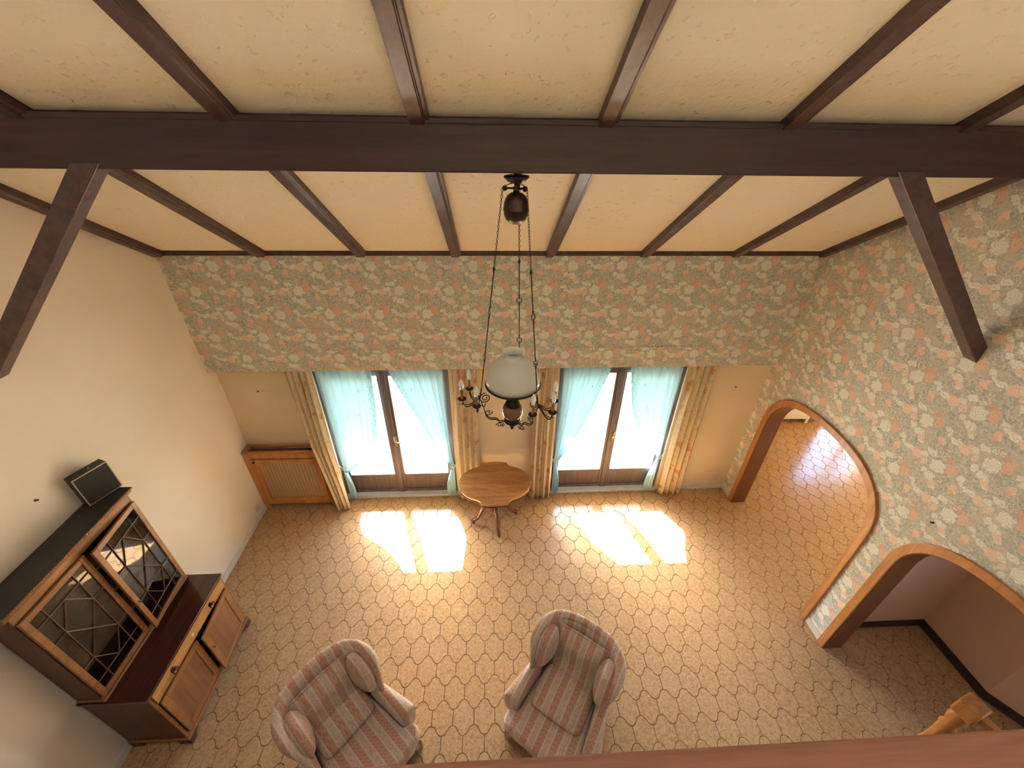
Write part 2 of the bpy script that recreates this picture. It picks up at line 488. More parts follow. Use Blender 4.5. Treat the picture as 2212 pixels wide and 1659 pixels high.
# ================================================================== geometry helpers
class G:
    """collects vertices and faces of one mesh"""
    def __init__(self):
        self.V, self.F = [], []
    def add(self, V, F):
        n = len(self.V)
        self.V += [tuple(v) for v in V]
        self.F += [tuple(i + n for i in f) for f in F]
        return self
    def box(self, x0, x1, y0, y1, z0, z1, mat=None):
        V = [(x0, y0, z0), (x1, y0, z0), (x1, y1, z0), (x0, y1, z0), (x0, y0, z1), (x1, y0, z1), (x1, y1, z1), (x0, y1, z1)]
        if mat is not None:
            V = [mat @ Vector(v) for v in V]
        return self.add(V, [(0, 3, 2, 1), (4, 5, 6, 7), (0, 1, 5, 4), (1, 2, 6, 5), (2, 3, 7, 6), (3, 0, 4, 7)])
    def prism(self, poly, a, b, axis='z'):
        """poly: 2D outline; extruded from a to b along axis. x: (y,z), y: (x,z), z: (x,y)"""
        def P(p, h):
            return (h, p[0], p[1]) if axis == 'x' else (p[0], h, p[1]) if axis == 'y' else (p[0], p[1], h)
        n = len(poly)
        V = [P(p, a) for p in poly] + [P(p, b) for p in poly]
        F = [tuple(range(n)), tuple(range(2 * n - 1, n - 1, -1))]
        F += [(i, i + n, (i + 1) % n + n, (i + 1) % n) for i in range(n)]
        return self.add(V, F)
    def tube(self, path, r, n=8, closed=False, flat=1.0):
        P = [Vector(p) for p in path]
        k = len(P)
        rs = r if isinstance(r, (list, tuple)) else [r] * k
        V, F = [], []
        prev = None
        for i in range(k):
            a = P[i - 1] if (i > 0 or closed) else P[i]
            b = P[(i + 1) % k] if (i < k - 1 or closed) else P[i]
            d = (b - a).normalized() if (b - a).length > 1e-9 else Vector((0, 0, 1))
            if prev is None:
                nx = d.orthogonal().normalized()
            else:
                nx = (prev - d * prev.dot(d))
                nx = nx.normalized() if nx.length > 1e-6 else d.orthogonal().normalized()
            prev = nx
            ny = d.cross(nx)
            for j in range(n):
                t = 2 * pi * j / n
                V.append(P[i] + nx * cos(t) * rs[i] + ny * sin(t) * rs[i] * flat)
        m = k if closed else k - 1
        for i in range(m):
            for j in range(n):
                F.append((i * n + j, i * n + (j + 1) % n, ((i + 1) % k) * n + (j + 1) % n, ((i + 1) % k) * n + j))
        if not closed:
            F.append(tuple(range(n - 1, -1, -1)))
            F.append(tuple(range((k - 1) * n, k * n)))
        return self.add(V, F)
    def lathe(self, prof, n=20, c=(0, 0, 0)):
        V, F = [], []
        k = len(prof)
        for r, z in prof:
            for j in range(n):
                t = 2 * pi * j / n
                V.append((c[0] + r * cos(t), c[1] + r * sin(t), c[2] + z))
        for i in range(k - 1):
            for j in range(n):
                F.append((i * n + j, i * n + (j + 1) % n, (i + 1) * n + (j + 1) % n, (i + 1) * n + j))
        if prof[0][0] > 1e-5:
            F.append(tuple(range(n - 1, -1, -1)))
        if prof[-1][0] > 1e-5:
            F.append(tuple(range((k - 1) * n, k * n)))
        return self.add(V, F)
    def grid(self, fn, nu, nv, close_u=False):
        V = [fn(i / nu, j / nv) for j in range(nv + 1) for i in range(nu + (0 if close_u else 1))]
        w = nu if close_u else nu + 1
        F = []
        for j in range(nv):
            for i in range(nu):
                a = j * w + i; b = j * w + (i + 1) % w
                F.append((a, b, b + w, a + w))
        return self.add(V, F)
    def pillow(self, frame, w, h, d, n=3.0, res=10):
        """superellipsoid cushion; frame maps local (x across, y up, z out) to the thing"""
        nu, nv = res * 2, res
        V, F = [], []
        def sp(v, e):
            return math.copysign(abs(v) ** e, v)
        e = 2.0 / n
        for j in range(nv + 1):
            ph = -pi / 2 + pi * j / nv
            for i in range(nu):
                th = 2 * pi * i / nu
                V.append(frame(sp(cos(ph), 1.0) * sp(cos(th), e) * w / 2, sp(cos(ph), 1.0) * sp(sin(th), e) * h / 2, sp(sin(ph), 1.0) * d / 2))
        for j in range(nv):
            for i in range(nu):
                F.append((j * nu + i, j * nu + (i + 1) % nu, (j + 1) * nu + (i + 1) % nu, (j + 1) * nu + i))
        return self.add(V, F)
    def build(self, name, mat, parent=None, smooth=False, bevel=0.0, seg=2, subsurf=0, solid=0.0, uv=None, auto=False):
        me = bpy.data.meshes.new(name)
        me.from_pydata([tuple(v) for v in self.V], [], self.F)
        me.validate()
        import bmesh
        bm = bmesh.new(); bm.from_mesh(me)
        if not solid:
            bmesh.ops.recalc_face_normals(bm, faces=bm.faces)
        bm.to_mesh(me); bm.free()
        if uv:
            lay = me.uv_layers.new(name='UVMap')
            for lp in me.loops:
                lay.data[lp.index].uv = uv[lp.vertex_index]
        me.materials.append(mat)
        if smooth:
            me.polygons.foreach_set('use_smooth', [True] * len(me.polygons))
        o = bpy.data.objects.new(name, me)
        COL.objects.link(o)
        if parent is not None:
            o.parent = parent
        if solid:
            md = o.modifiers.new('solid', 'SOLIDIFY'); md.thickness = solid; md.offset = 0
        if bevel:
            md = o.modifiers.new('bevel', 'BEVEL'); md.width = bevel; md.segments = seg
            md.limit_method = 'ANGLE'; md.angle_limit = radians(35)
        if subsurf:
            md = o.modifiers.new('sub', 'SUBSURF'); md.levels = subsurf; md.render_levels = subsurf
        if auto:
            me.polygons.foreach_set('use_smooth', [True] * len(me.polygons))
            md = o.modifiers.new('edges', 'EDGE_SPLIT'); md.split_angle = radians(40)
        return o

def empty(name, loc, rz=0.0, label=None, cat=None, group=None, kind=None):
    o = bpy.data.objects.new(name, None)
    o.location = loc
    o.rotation_euler = (0, 0, rz)
    o.empty_display_size = 0.1
    COL.objects.link(o)
    tag(o, label, cat, group, kind)
    return o

def tag(o, label=None, cat=None, group=None, kind=None):
    if label: o['label'] = label
    if cat: o['category'] = cat
    if group: o['group'] = group
    if kind: o['kind'] = kind
    return o

def struct(o, label=None):
    o['kind'] = 'structure'
    if label: o['label'] = label
    return o

def catmull(pts, n=6):
    P = [Vector(p) for p in pts]
    out = []
    for i in range(len(P) - 1):
        p0 = P[max(i - 1, 0)]; p1 = P[i]; p2 = P[i + 1]; p3 = P[min(i + 2, len(P) - 1)]
        for k in range(n):
            t = k / n
            out.append(0.5 * ((2 * p1) + (p2 - p0) * t + (2 * p0 - 5 * p1 + 4 * p2 - p3) * t * t + (3 * p1 - p0 - 3 * p2 + p3) * t ** 3))
    out.append(P[-1])
    return out

def lerp(a, b, t):
    return a + (b - a) * t

def interp(tab, x):
    if x <= tab[0][0]: return tab[0][1]
    for (a, va), (b, vb) in zip(tab, tab[1:]):
        if x <= b:
            return lerp(va, vb, (x - a) / (b - a))
    return tab[-1][1]
#--PART2--
# ================================================================== the room shell
def proj(p):
    d = Vector(p) - Vector((0, 0, CAM_H))
    w = d.dot(fwd)
    if w < 0.05:
        return None
    return (1106 + FPX * d.dot(r2) / w, 829.5 - FPX * d.dot(u2) / w, w)

# --- ceiling: two roof slopes
YE = 5.755
FILL_SKY_Y = (0.20, 0.95)
FILL_SKY_X = ((-2.135, -1.300), (-0.280, 0.540), (1.598, 2.430))   # unseen roof windows between rafters, added to fill the room with light
g = G()
def slope_piece(ya, yb, xa, xb):
    g.prism([(ya, zc(ya)), (yb, zc(yb)), (yb, zc(yb) + 0.22), (ya, zc(ya) + 0.22)], xa, xb, 'x')
slope_piece(0, -4.5, XL - 0.25, XR + 0.25)
xs = [XL - 0.25] + [v for p in FILL_SKY_X for v in p] + [XR + 0.25]
for i in range(7):
    if i in (1, 3, 5):
        slope_piece(YE, FILL_SKY_Y[1], xs[i], xs[i + 1]); slope_piece(FILL_SKY_Y[0], 0, xs[i], xs[i + 1])
    else:
        slope_piece(YE, 0, xs[i], xs[i + 1])
ceiling = struct(g.build('ceiling', M['ceiling']))
sl_ang = math.atan(SL)
for i, (xa, xb) in enumerate(FILL_SKY_X):
    e = empty('window_%d' % (7 + i), (0, 0, 0), kind='structure')  # helper roof window out of view, put in for its light
    gg = G()
    def sp(y, off):  # point on the front slope, offset up along normal
        return (y + off * sin(sl_ang), zc(y) + off * cos(sl_ang))
    for ya, yb in ((FILL_SKY_Y[0], FILL_SKY_Y[0] + 0.08), (FILL_SKY_Y[1] - 0.08, FILL_SKY_Y[1])):
        gg.prism([sp(ya, 0.02), sp(yb, 0.02), sp(yb, 0.2), sp(ya, 0.2)], xa, xb, 'x')
    for xx in (xa, xb - 0.08):
        gg.prism([sp(FILL_SKY_Y[0], 0.02), sp(FILL_SKY_Y[1], 0.02), sp(FILL_SKY_Y[1], 0.2), sp(FILL_SKY_Y[0], 0.2)], xx, xx + 0.08, 'x')
    gg.build('frame', M['white'], e)
    G().prism([sp(FILL_SKY_Y[0], 0.1), sp(FILL_SKY_Y[1], 0.1), sp(FILL_SKY_Y[1], 0.106), sp(FILL_SKY_Y[0], 0.106)], xa + 0.05, xb - 0.05, 'x').build('pane', M['glass'], e)
    ym = (FILL_SKY_Y[0] + FILL_SKY_Y[1]) / 2
    portal(((xa + xb) / 2, ym + 0.02, zc(ym) + 0.03), (0, -sin(sl_ang), -cos(sl_ang)), xb - xa, (FILL_SKY_Y[1] - FILL_SKY_Y[0]) / cos(sl_ang))

# --- rafters, purlin, braces
RX = [-3.135, -2.19, -1.245, -0.337, 0.595, 1.543, 2.485, 3.395]
sec = [(-.0475, .02), (-.0475, -.056), (.022, -.056), (.024, -.050), (.029, -.050), (.031, -.043), (.0475, -.043), (.0475, .02)]
def rafter_mesh(x, ya, yb):
    gg = G()
    n = len(sec)
    V = []
    for y in (ya, yb):
        for sx, sz in sec:
            V.append((x + sx, y + sz * sin(sl_ang), zc(y) + sz * cos(sl_ang)))
    F = [tuple(range(n)), tuple(range(2 * n - 1, n - 1, -1))] + [(i, i + n, (i + 1) % n + n, (i + 1) % n) for i in range(n)]
    return gg.add(V, F)
for x in RX:
    rafter_mesh(x, D + 0.005, 0.0).build('rafter', M['rafter'], ceiling, bevel=0.002)
BY0, BY1, BZ0, BZ1 = 2.40, 2.56, 4.405, 4.642
bb = G().box(XL - 0.05, XR + 0.05, BY0, BY1, BZ0, BZ1).build('purlin', M['beam'], ceiling, bevel=0.006)
G().prism([(2.445, 4.60), (2.52, 4.60), (2.52, zc(2.52) + 0.02), (2.445, zc(2.445) + 0.02)], XL, XR, 'x').build('purlin_fillet', M['beam'], ceiling)
G().box(XL - 0.02, XR + 0.02, 2.392, BY0 + 0.004, BZ1 - 0.022, BZ1 + 0.004).build('purlin_moulding', M['beam'], ceiling, bevel=0.003)
def brace(sgn, xin, xout, xwall, zlo, zhi):
    G().prism([(xin, BZ0 + 0.03), (xout, BZ0 + 0.03), (xwall, zhi), (xwall, zlo)], 2.39, 2.49, 'y').build('brace', M['rafter'], ceiling, bevel=0.005)
brace(1, 2.233 - 0.03, 2.377 - 0.03, XR + 0.02, 3.205, 3.335)
brace(-1, -1.945 + 0.03, -2.084 + 0.03, XL - 0.02, 3.16, 3.295)

# --- papered upper back wall (hides the curtain rails) with shutter box covers
upper = struct(G().box(XL, XR, D, D + 0.022, ZP, ZT + 0.03).build('wall_back_upper', M['paper_back']))
for xa, xb in ((-2.126, -0.487), (0.81, 2.462)):
    G().box(xa, xb, D - 0.005, D + 0.01, ZP + 0.012, 2.468).build('shutter_box_cover', M['paper_back'], upper, bevel=0.0015)
struct(G().box(XL + 0.02, XR - 0.02, D - 0.024, D + 0.002, ZT - 0.034, ZT + 0.012).build('trim_1', M['rafter'], bevel=0.003))
struct(G().box(XL, XR, D + 0.02, YW + 0.01, 2.66, 2.70).build('trim_2', M['white']))

# --- lower back wall with two french window openings
W1, W2 = (-2.115, -0.525), (0.805, 2.395)
WTOP, YB = 2.16, 4.538
g = G()
for xa, xb in ((XL - 0.2, W1[0]), (W1[1], W2[0]), (W2[1], XR + WT)):
    g.box(xa, xb, YW, YB, -0.12, 3.24)
for xa, xb in (W1, W2):
    g.box(xa, xb, YW, YB, WTOP, 3.24)
wall_back = struct(g.build('wall_back', M['wall_tan']))
# ghost of a removed cover and a filled chase on the plaster
G().box(-2.885, -2.628, YW - 0.0035, YW + 0.005, 1.525, 1.862).build('blank_cover', M['wall_tan'], wall_back, bevel=0.002)
G().box(2.985, 3.19, YW - 0.002, YW + 0.005, 1.575, 1.675).build('blank_cover', M['wall_tan'], wall_back, bevel=0.0015)

# --- side walls, rear wall
def gable(y0, y1, z0):
    return [(y0, z0), (y1, z0), (y1, zc(y1) + 0.05), (0, RIDGE + 0.05), (y0, zc(y0) + 0.05)]
struct(G().prism(gable(-4.4, YB, -0.12), XL - 0.2, XL, 'x').build('wall_left', M['wall_cream']))
AW, AZ0, AH, AN = 0.875, 1.40, 0.665, 2.5
ARC = (3.147, 1.185)               # arch centres
def arch_pts(yc, inset, n=28, foot=-0.12):
    a = AW - inset
    h = AH - inset
    pts = [(yc - a, foot)]
    for i in range(n + 1):
        th = pi - pi * i / n
        cx, sx = cos(th), sin(th)
        pts.append((yc + a * math.copysign(abs(cx) ** (2 / AN), cx), AZ0 + h * abs(sx) ** (2 / AN)))
    pts.append((yc + a, foot))
    return pts
CAS = 0.074
poly = [(-4.4, -0.12)]
poly += arch_pts(ARC[1], CAS - 0.012)
poly += arch_pts(ARC[0], CAS - 0.012)
poly += [(YB, -0.12), (YB, zc(YB) + 0.05), (0, RIDGE + 0.05), (-4.4, zc(-4.4) + 0.05)]
wall_right = struct(G().prism(poly, XR, XR + WT, 'x').build('wall_right', M['paper_side']))
struct(G().box(XL - 0.2, XR + WT, -4.4, -4.2, -0.12, zc(-4.2) + 0.1).build('wall_rear', M['wall_cream']))

def ring(outer, inner, xa, xb):
    """open band between two arch outlines with the same point count"""
    n = len(outer)
    V = [(xa, *p) for p in outer] + [(xa, *p) for p in inner] + [(xb, *p) for p in outer] + [(xb, *p) for p in inner]
    F = []
    for i in range(n - 1):
        F += [(i, i + 1, n + i + 1, n + i), (2 * n + i, 3 * n + i, 3 * n + i + 1, 2 * n + i + 1),
              (i, 2 * n + i, 2 * n + i + 1, i + 1), (n + i, n + i + 1, 3 * n + i + 1, 3 * n + i)]
    F += [(0, n, 3 * n, 2 * n), (n - 1, 3 * n - 1, 4 * n - 1, 2 * n - 1)]
    return G().add(V, F)
for i, yc in enumerate(ARC):
    e = empty('door_%d' % (i + 1), (XR, yc, 0), kind='structure')
    e['label'] = ('arched opening with honey oak casing beside the french window wall', 'arched opening with honey oak casing leading to the dark stair alcove')[i]
    inv = Matrix.Translation((-XR, -yc, 0))
    def loc(gg):
        gg.V = [tuple(inv @ Vector(v)) for v in gg.V]
        return gg
    loc(ring(arch_pts(yc, 0, foot=0.0), arch_pts(yc, CAS, foot=0.0), XR - 0.026, XR + 0.002)).build('casing', M['oak_v'], e, bevel=0.005)
    loc(ring(arch_pts(yc, 0, foot=0.0), arch_pts(yc, CAS, foot=0.0), XR + WT - 0.002, XR + WT + 0.02)).build('casing', M['oak_v'], e, bevel=0.005)
    loc(ring(arch_pts(yc, CAS - 0.013, foot=0.0), arch_pts(yc, CAS + 0.006, foot=0.0), XR - 0.010, XR + WT + 0.006)).build('lining', M['oak_dark'], e)

# --- mezzanine slab under the viewer
struct(G().box(XL, XR, -4.2, 0.11, 2.72, 3.0).build('floor_mezzanine', M['mezz']))

# --- neighbouring room and stair alcove
X2, Y2B = XR + WT, 6.0
D3 = (6.30, 7.90)
g = G()
g.box(X2 - WT, D3[0], Y2B, Y2B + 0.3, -0.12, 2.6); g.box(D3[1], 8.4, Y2B, Y2B + 0.3, -0.12, 2.6); g.box(D3[0], D3[1], Y2B, Y2B + 0.3, 2.12, 2.6)
struct(g.build('wall_room_back', M['wall_tan']))
struct(G().box(XR, X2, YB, Y2B, -0.12, 2.6).build('wall_room_left', M['wall_cream']))
struct(G().box(8.2, 8.4, 2.2, Y2B, -0.12, 2.6).build('wall_room_right', M['wall_cream']))
struct(G().box(X2, 8.2, 2.225, 2.27, -0.12, 2.6).build('wall_room_front', M['wall_cream']))
struct(G().box(X2, 8.4, 2.18, Y2B + 0.3, 2.55, 2.7).build('ceiling_room', M['ceiling']))
struct(G().box(X2, 4.9, 2.18, 2.225, -0.12, 2.6).build('wall_alcove_back', M['wall_pink']))
g = G().prism([(4.68, 2.2), (4.68, 1.50), (4.87, 1.22), (4.87, 0.3), (5.0, 0.3), (5.0, 2.2)], -0.12, 2.6, 'z')
g.box(4.87, 5.0, -1.2, -0.8, -0.12, 2.6); g.box(4.87, 5.0, -0.8, 0.3, -0.12, 1.1); g.box(4.87, 5.0, -0.8, 0.3, 2.2, 2.6)
struct(g.build('wall_alcove_right', M['wall_pink']))
e = empty('window_6', (4.93, -0.25, 1.1), kind='structure')     # unseen stair window, added to brighten the alcove
g = G(); g.box(-0.04, 0.04, -0.55, -0.49, 0, 1.1); g.box(-0.04, 0.04, 0.49, 0.55, 0, 1.1); g.box(-0.04, 0.04, -0.49, 0.49, 0, 0.06); g.box(-0.04, 0.04, -0.49, 0.49, 1.04, 1.1)
g.build('frame', M['white'], e)
G().box(-0.003, 0.003, -0.5, 0.5, 0.05, 1.05).build('pane', M['glass'], e)
portal((4.99, -0.25, 1.65), (-1, 0, 0), 1.1, 1.1)
struct(G().box(X2, 5.0, -1.35, -1.2, -0.12, 2.6).build('wall_alcove_front', M['wall_pink']))
struct(G().box(X2, 5.0, -1.35, 2.19, 2.55, 2.7).build('ceiling_alcove', M['ceiling']))

# --- skirtings and thresholds
BH = 0.085
struct(G().box(XL, XL + 0.014, -4.2, YW, 0, BH).build('baseboard_left', M['white'], bevel=0.003))
g = G(); g.box(W1[1], W2[0], YW - 0.014, YW, 0, BH); g.box(W2[1], XR, YW - 0.014, YW, 0, BH); g.box(XL, W1[0], YW - 0.014, YW, 0, BH)
struct(g.build('baseboard_back', M['white'], bevel=0.003))
struct(G().box(XR - 0.014, XR, ARC[0] + AW, YW, 0, BH).build('baseboard_right', M['white'], bevel=0.003))
struct(G().box(XR - 0.014, XR, ARC[1] + AW, ARC[0] - AW, 0, BH).build('baseboard_pier', M['plastic'], bevel=0.003))
g = G(); g.box(X2, 4.68, 2.166, 2.18, 0, 0.10); g.prism([(4.68, 2.18), (4.666, 2.18), (4.666, 1.496), (4.856, 1.216), (4.856, -1.2), (4.87, -1.2), (4.87, 1.22), (4.68, 1.5)], 0, 0.10, 'z')
struct(g.build('baseboard_alcove', M['dark_base']))
struct(G().box(X2, X2 + 0.014, ARC[0] + AW, Y2B, 0, BH).build('baseboard_room', M['white'], bevel=0.003))

# --- floor: grout bed with interlocking provencal tiles
floor = G()
floor.box(XL - 0.1, XR + WT + 0.02, -4.3, YW + 0.02, -0.14, -0.006)
floor.box(X2, 8.3, 2.2, Y2B + 0.05, -0.14, -0.006)
floor.box(X2, 5.0, -1.3, 2.2, -0.14, -0.006)
floor = struct(floor.build('floor', M['grout']))
TW, TH, TA = 0.1925, 0.1965, 0.074
def wave(s):
    """0 at the grout line, 1 at mid tile"""
    s = abs(s)
    a = 0.5 - 0.5 * cos(pi * s)
    h = min(s, 1 - s) * 2
    c = 0.5 * (1 - sqrt(max(0.0, 1 - h * h)))
    c = c if s < 0.5 else 1 - c
    return lerp(a, c, 0.6)
def tile_outline(gap):
    hw = TW / 2
    vl = (TH - TA) / 2
    N = 12
    top = [(-hw + TW * i / N, vl + TA * wave(1 - abs(-1 + 2 * i / N))) for i in range(N + 1)]
    bot = [(hw - TW * i / N, -vl - TA * wave(1 - abs(-1 + 2 * i / N)) ) for i in range(N + 1)]
    # bottom edge must follow the neighbour's top edge: it dips where the tile below rises at its own grout line
    bot = [(x, -vl - TA + TA * wave(abs(x) / hw)) for x, _ in bot]
    pts = top + bot
    out = []
    for x, y in pts:
        out.append((x * (1 - gap / hw), y - math.copysign(gap * 0.9, y)))
    return out
def tile_geo(cx, cy_, gg, z=0.0):
    o, i = tile_outline(0.0012), tile_outline(0.0040)
    n = len(o)
    V = [(cx + x, cy_ + y, z - 0.007) for x, y in o] + [(cx + x, cy_ + y, z) for x, y in i]
    F = [tuple(range(n, 2 * n))]
    for k in range(n):
        l = (k + 1) % n
        F.append((k, l, n + l, n + k))
    gg.add(V, F)
def on_floor(x, y):
    if XL - 0.09 < x < XR + WT and -1.2 < y < YW + 0.12:
        return True
    if X2 < x < 8.2 and 2.25 < y < Y2B + 0.12:
        return True
    return X2 < x < 4.9 and -1.2 < y < 2.19
tiles = []
for j in range(-22, 20):
    yy = 2.927 + 0.1965 * j
    for i in range(-20, 48):
        xx = -0.309 + TW / 2 + TW * i + (TW / 2 if j % 2 else 0)
        if on_floor(xx, yy):
            p = proj((xx, yy, 0))
            vis = p is not None and 0 < p[0] < 2212 and 0 < p[1] < 1640
            hid = (xx < -2.7 and 1.45 < yy < 2.5) or (xx < -2.2 and yy > 4.06)
            hid = hid or (xx - 0.555) ** 2 + (yy - 1.45) ** 2 < 0.09 or (xx + 1.166) ** 2 + (yy - 1.324) ** 2 < 0.09
            hid = hid or (xx > X2 and not (p and p[0] < 1880 and p[1] > 905 and yy > 2.3) and not (yy < 2.1 and xx < 4.6))
            tiles.append((0 if vis and not hid else 1, p[2] if p else 99, xx, yy))
tiles.sort()
tg = G(); tile_geo(0, 0, tg)
first = tg.build('tile', M['tile'], floor)
first.location = (tiles[0][2], tiles[0][3], 0)
rest = G()
for k, (h, d, x, y) in enumerate(tiles):
    if k == 0:
        continue
    if k < 300 and h == 0:
        c = first.copy(); COL.objects.link(c); c.parent = floor; c.location = (x, y, 0)
    else:
        tile_geo(x, y, rest)
tag(rest.build('tile_field', M['tile'], floor), kind='stuff')

# --- french windows
def french_window(idx, x0, x1, y, z1, label, full=True):
    e = empty('window_%d' % idx, ((x0 + x1) / 2, y, 0), kind='structure')
    e['label'] = label
    hw = (x1 - x0) / 2
    g = G()
    F = 0.062
    g.box(-hw, -hw + F, 0.0, 0.09, 0.05, z1); g.box(hw - F, hw, 0.0, 0.09, 0.05, z1); g.box(-hw + F, hw - F, 0.0, 0.09, z1 - 0.07, z1)
    g.build('frame', M['door_wood'], e, bevel=0.004)
    G().box(-hw, hw, -0.055, 0.10, 0.0, 0.05).build('threshold', M['white'], e, bevel=0.004)
    lw = hw - F
    for s in (-1, 1):
        a, b = (-lw, -0.004) if s < 0 else (0.004, lw)
        st_in, st_out = 0.066, 0.055
        l, r = (a + st_out, b - st_in) if s < 0 else (a + st_in, b - st_out)
        z0, zr, zt2 = 0.055, 0.40, z1 - 0.075
        g = G()
        g.box(a, l, 0.012, 0.062, z0, zt2); g.box(r, b, 0.012, 0.062, z0, zt2)
        g.box(l, r, 0.012, 0.062, z0, z0 + 0.055); g.box(l, r, 0.012, 0.062, zr - 0.03, zr); g.box(l, r, 0.012, 0.062, zt2 - 0.06, zt2)
        leaf = g.build('leaf', M['door_wood'], e, bevel=0.004)
        G().box(l - 0.005, r + 0.005, 0.026, 0.05, z0 + 0.05, zr - 0.025).build('lower_panel', M['door_wood'], leaf, bevel=0.003)
        G().box(l - 0.005, r + 0.005, 0.036, 0.041, zr - 0.005, zt2 - 0.055).build('pane', M['glass'], leaf)
    g = G().box(-0.034, 0.034, -0.004, 0.014, 0.06, z1 - 0.075)
    g.build('cover_strip', M['door_wood'], e, bevel=0.006)
    g = G().box(0.010, 0.044, -0.012, -0.003, 0.93, 1.10)
    g.tube([(0.027, -0.012, 1.04), (0.027, -0.05, 1.04), (0.06, -0.055, 1.035), (0.13, -0.055, 1.02)], 0.008, 8)
    g.build('handle', M['brass'], e, smooth=True)
    return e
french_window(1, *W1, 4.262, 2.16, 'dark brown french window behind the radiator cover side')
french_window(2, *W2, 4.262, 2.16, 'dark brown french window nearer the arched opening')
french_window(3, *D3, Y2B + 0.03, 2.12, 'french window of the neighbouring room')
for xa, xb in (W1, W2):
    portal(((xa + xb) / 2, YB + 0.01, 1.08), (0, -1, 0), xb - xa, 2.16)
portal(((D3[0] + D3[1]) / 2, Y2B + 0.31, 1.06), (0, -1, 0), 1.6, 2.12)

# --- terrace outside
TZ = -0.08
terr = G().box(-9, XR + 0.0, YB, 7.36, -0.30, TZ - 0.012)
terr = struct(terr.build('terrace_floor', M['terrace_joint']))
px_, py_ = 0.385, 0.2865
tg = G().box(-px_ / 2 + 0.004, px_ / 2 - 0.004, -py_ / 2 + 0.004, py_ / 2 - 0.004, -0.014, 0)
src = None
for j in range(10):
    for i in range(-12, 5):
        x = 1.813 - px_ / 2 + px_ * i
        y = 5.033 - 0.2865 * 1.5 + py_ * j
        if x + px_ / 2 > XR:
            continue
        if src is None:
            src = tg.build('tile', M['terrace'], terr); o = src
        else:
            o = src.copy(); COL.objects.link(o); o.parent = terr
        o.location = (x, y, TZ)
far = G().box(-9, -2.806 - px_ * 1.0, YB, 7.36, TZ - 0.013, TZ - 0.0)
tag(far.build('tile_field', M['terrace'], terr), kind='stuff')
struct(G().box(-40, 40, 7.36, 60, -0.5, -0.35).build('ground_lawn', M['grass']))
struct(G().box(-9.2, XR + 0.2, YB, 4.56, 2.16, 2.5).build('trim_3', M['concrete']))
#--PART3--
# ================================================================== fence beyond the terrace
e = empty('terrace_fence', (0, 7.42, TZ), label='grey wooden fence with slanted slats at the terrace edge', cat='fence')
for zz in (0.10, 0.82):
    G().box(-6.0, XR, -0.03, 0.03, zz - 0.035, zz + 0.035).build('rail', M['fence'], e, bevel=0.004)
for i in range(7):
    x = -5.9 + i * 1.5
    G().box(x - 0.04, x + 0.04, -0.04, 0.04, -0.05, 0.95).build('post', M['fence'], e, bevel=0.004)
for i in range(42):
    x = -5.7 + i * 0.21
    m = Matrix.Translation((x, 0, 0.46)) @ Matrix.Rotation(radians(35), 4, 'Y')
    G().box(-0.022, 0.022, -0.012, 0.012, -0.42, 0.42, m).build('slat', M['fence'], e)

# ================================================================== mezzanine balustrade in front of the viewer
e = empty('balustrade', (0.12, 0.11, 3.0), label='dark wooden mezzanine handrail along the lower edge of the view', cat='handrail')
G().box(XL - 0.12, XR - 0.12, -0.055, 0.079, 0.885, 0.95).build('handrail', M['rail'], e, bevel=0.008, seg=3)
G().box(XL - 0.12, XR - 0.12, -0.01, 0.05, 0.06, 0.11).build('bottom_rail', M['rail'], e, bevel=0.005)
for i in range(31):
    x = XL - 0.12 + 0.11 + i * 0.214
    G().lathe([(0.022, 0.11), (0.022, 0.2), (0.012, 0.24), (0.02, 0.4), (0.024, 0.5), (0.012, 0.68), (0.022, 0.74), (0.022, 0.885)], 10, (x, 0.02, 0)).build('baluster', M['rail'], e, smooth=True)

# ================================================================== stair newel in the alcove arch
e = empty('stair_newel', (3.415, 1.070, 0.0), radians(17), label='honey oak newel post with square cap block in the stair alcove', cat='newel post')
G().lathe([(0.05, 0.0), (0.05, 0.08), (0.042, 0.14), (0.058, 0.24), (0.046, 0.38), (0.036, 0.62), (0.046, 0.80), (0.056, 0.825), (0.040, 0.85), (0.046, 0.88), (0.062, 0.95), (0.050, 1.00), (0.045, 1.03), (0.055, 1.06)], 16).build('post', M['oak_v'], e, smooth=True)
G().box(-0.066, 0.066, -0.066, 0.066, 1.035, 1.185).build('cap_block', M['oak_v'], e, bevel=0.012)
G().box(-0.032, 0.032, -0.75, -0.06, 1.075, 1.14).build('handrail', M['oak_v'], e, bevel=0.014)
G().lathe([(0.03, 0.0), (0.03, 0.08), (0.02, 0.14), (0.03, 0.3), (0.02, 0.8), (0.03, 1.0), (0.03, 1.08)], 12, (0, -0.70, 0)).build('end_post', M['oak_v'], e, smooth=True)
G().box(-0.05, 0.05, -0.05, 0.05, 0.0, 0.06).build('foot', M['oak_v'], e, bevel=0.006)

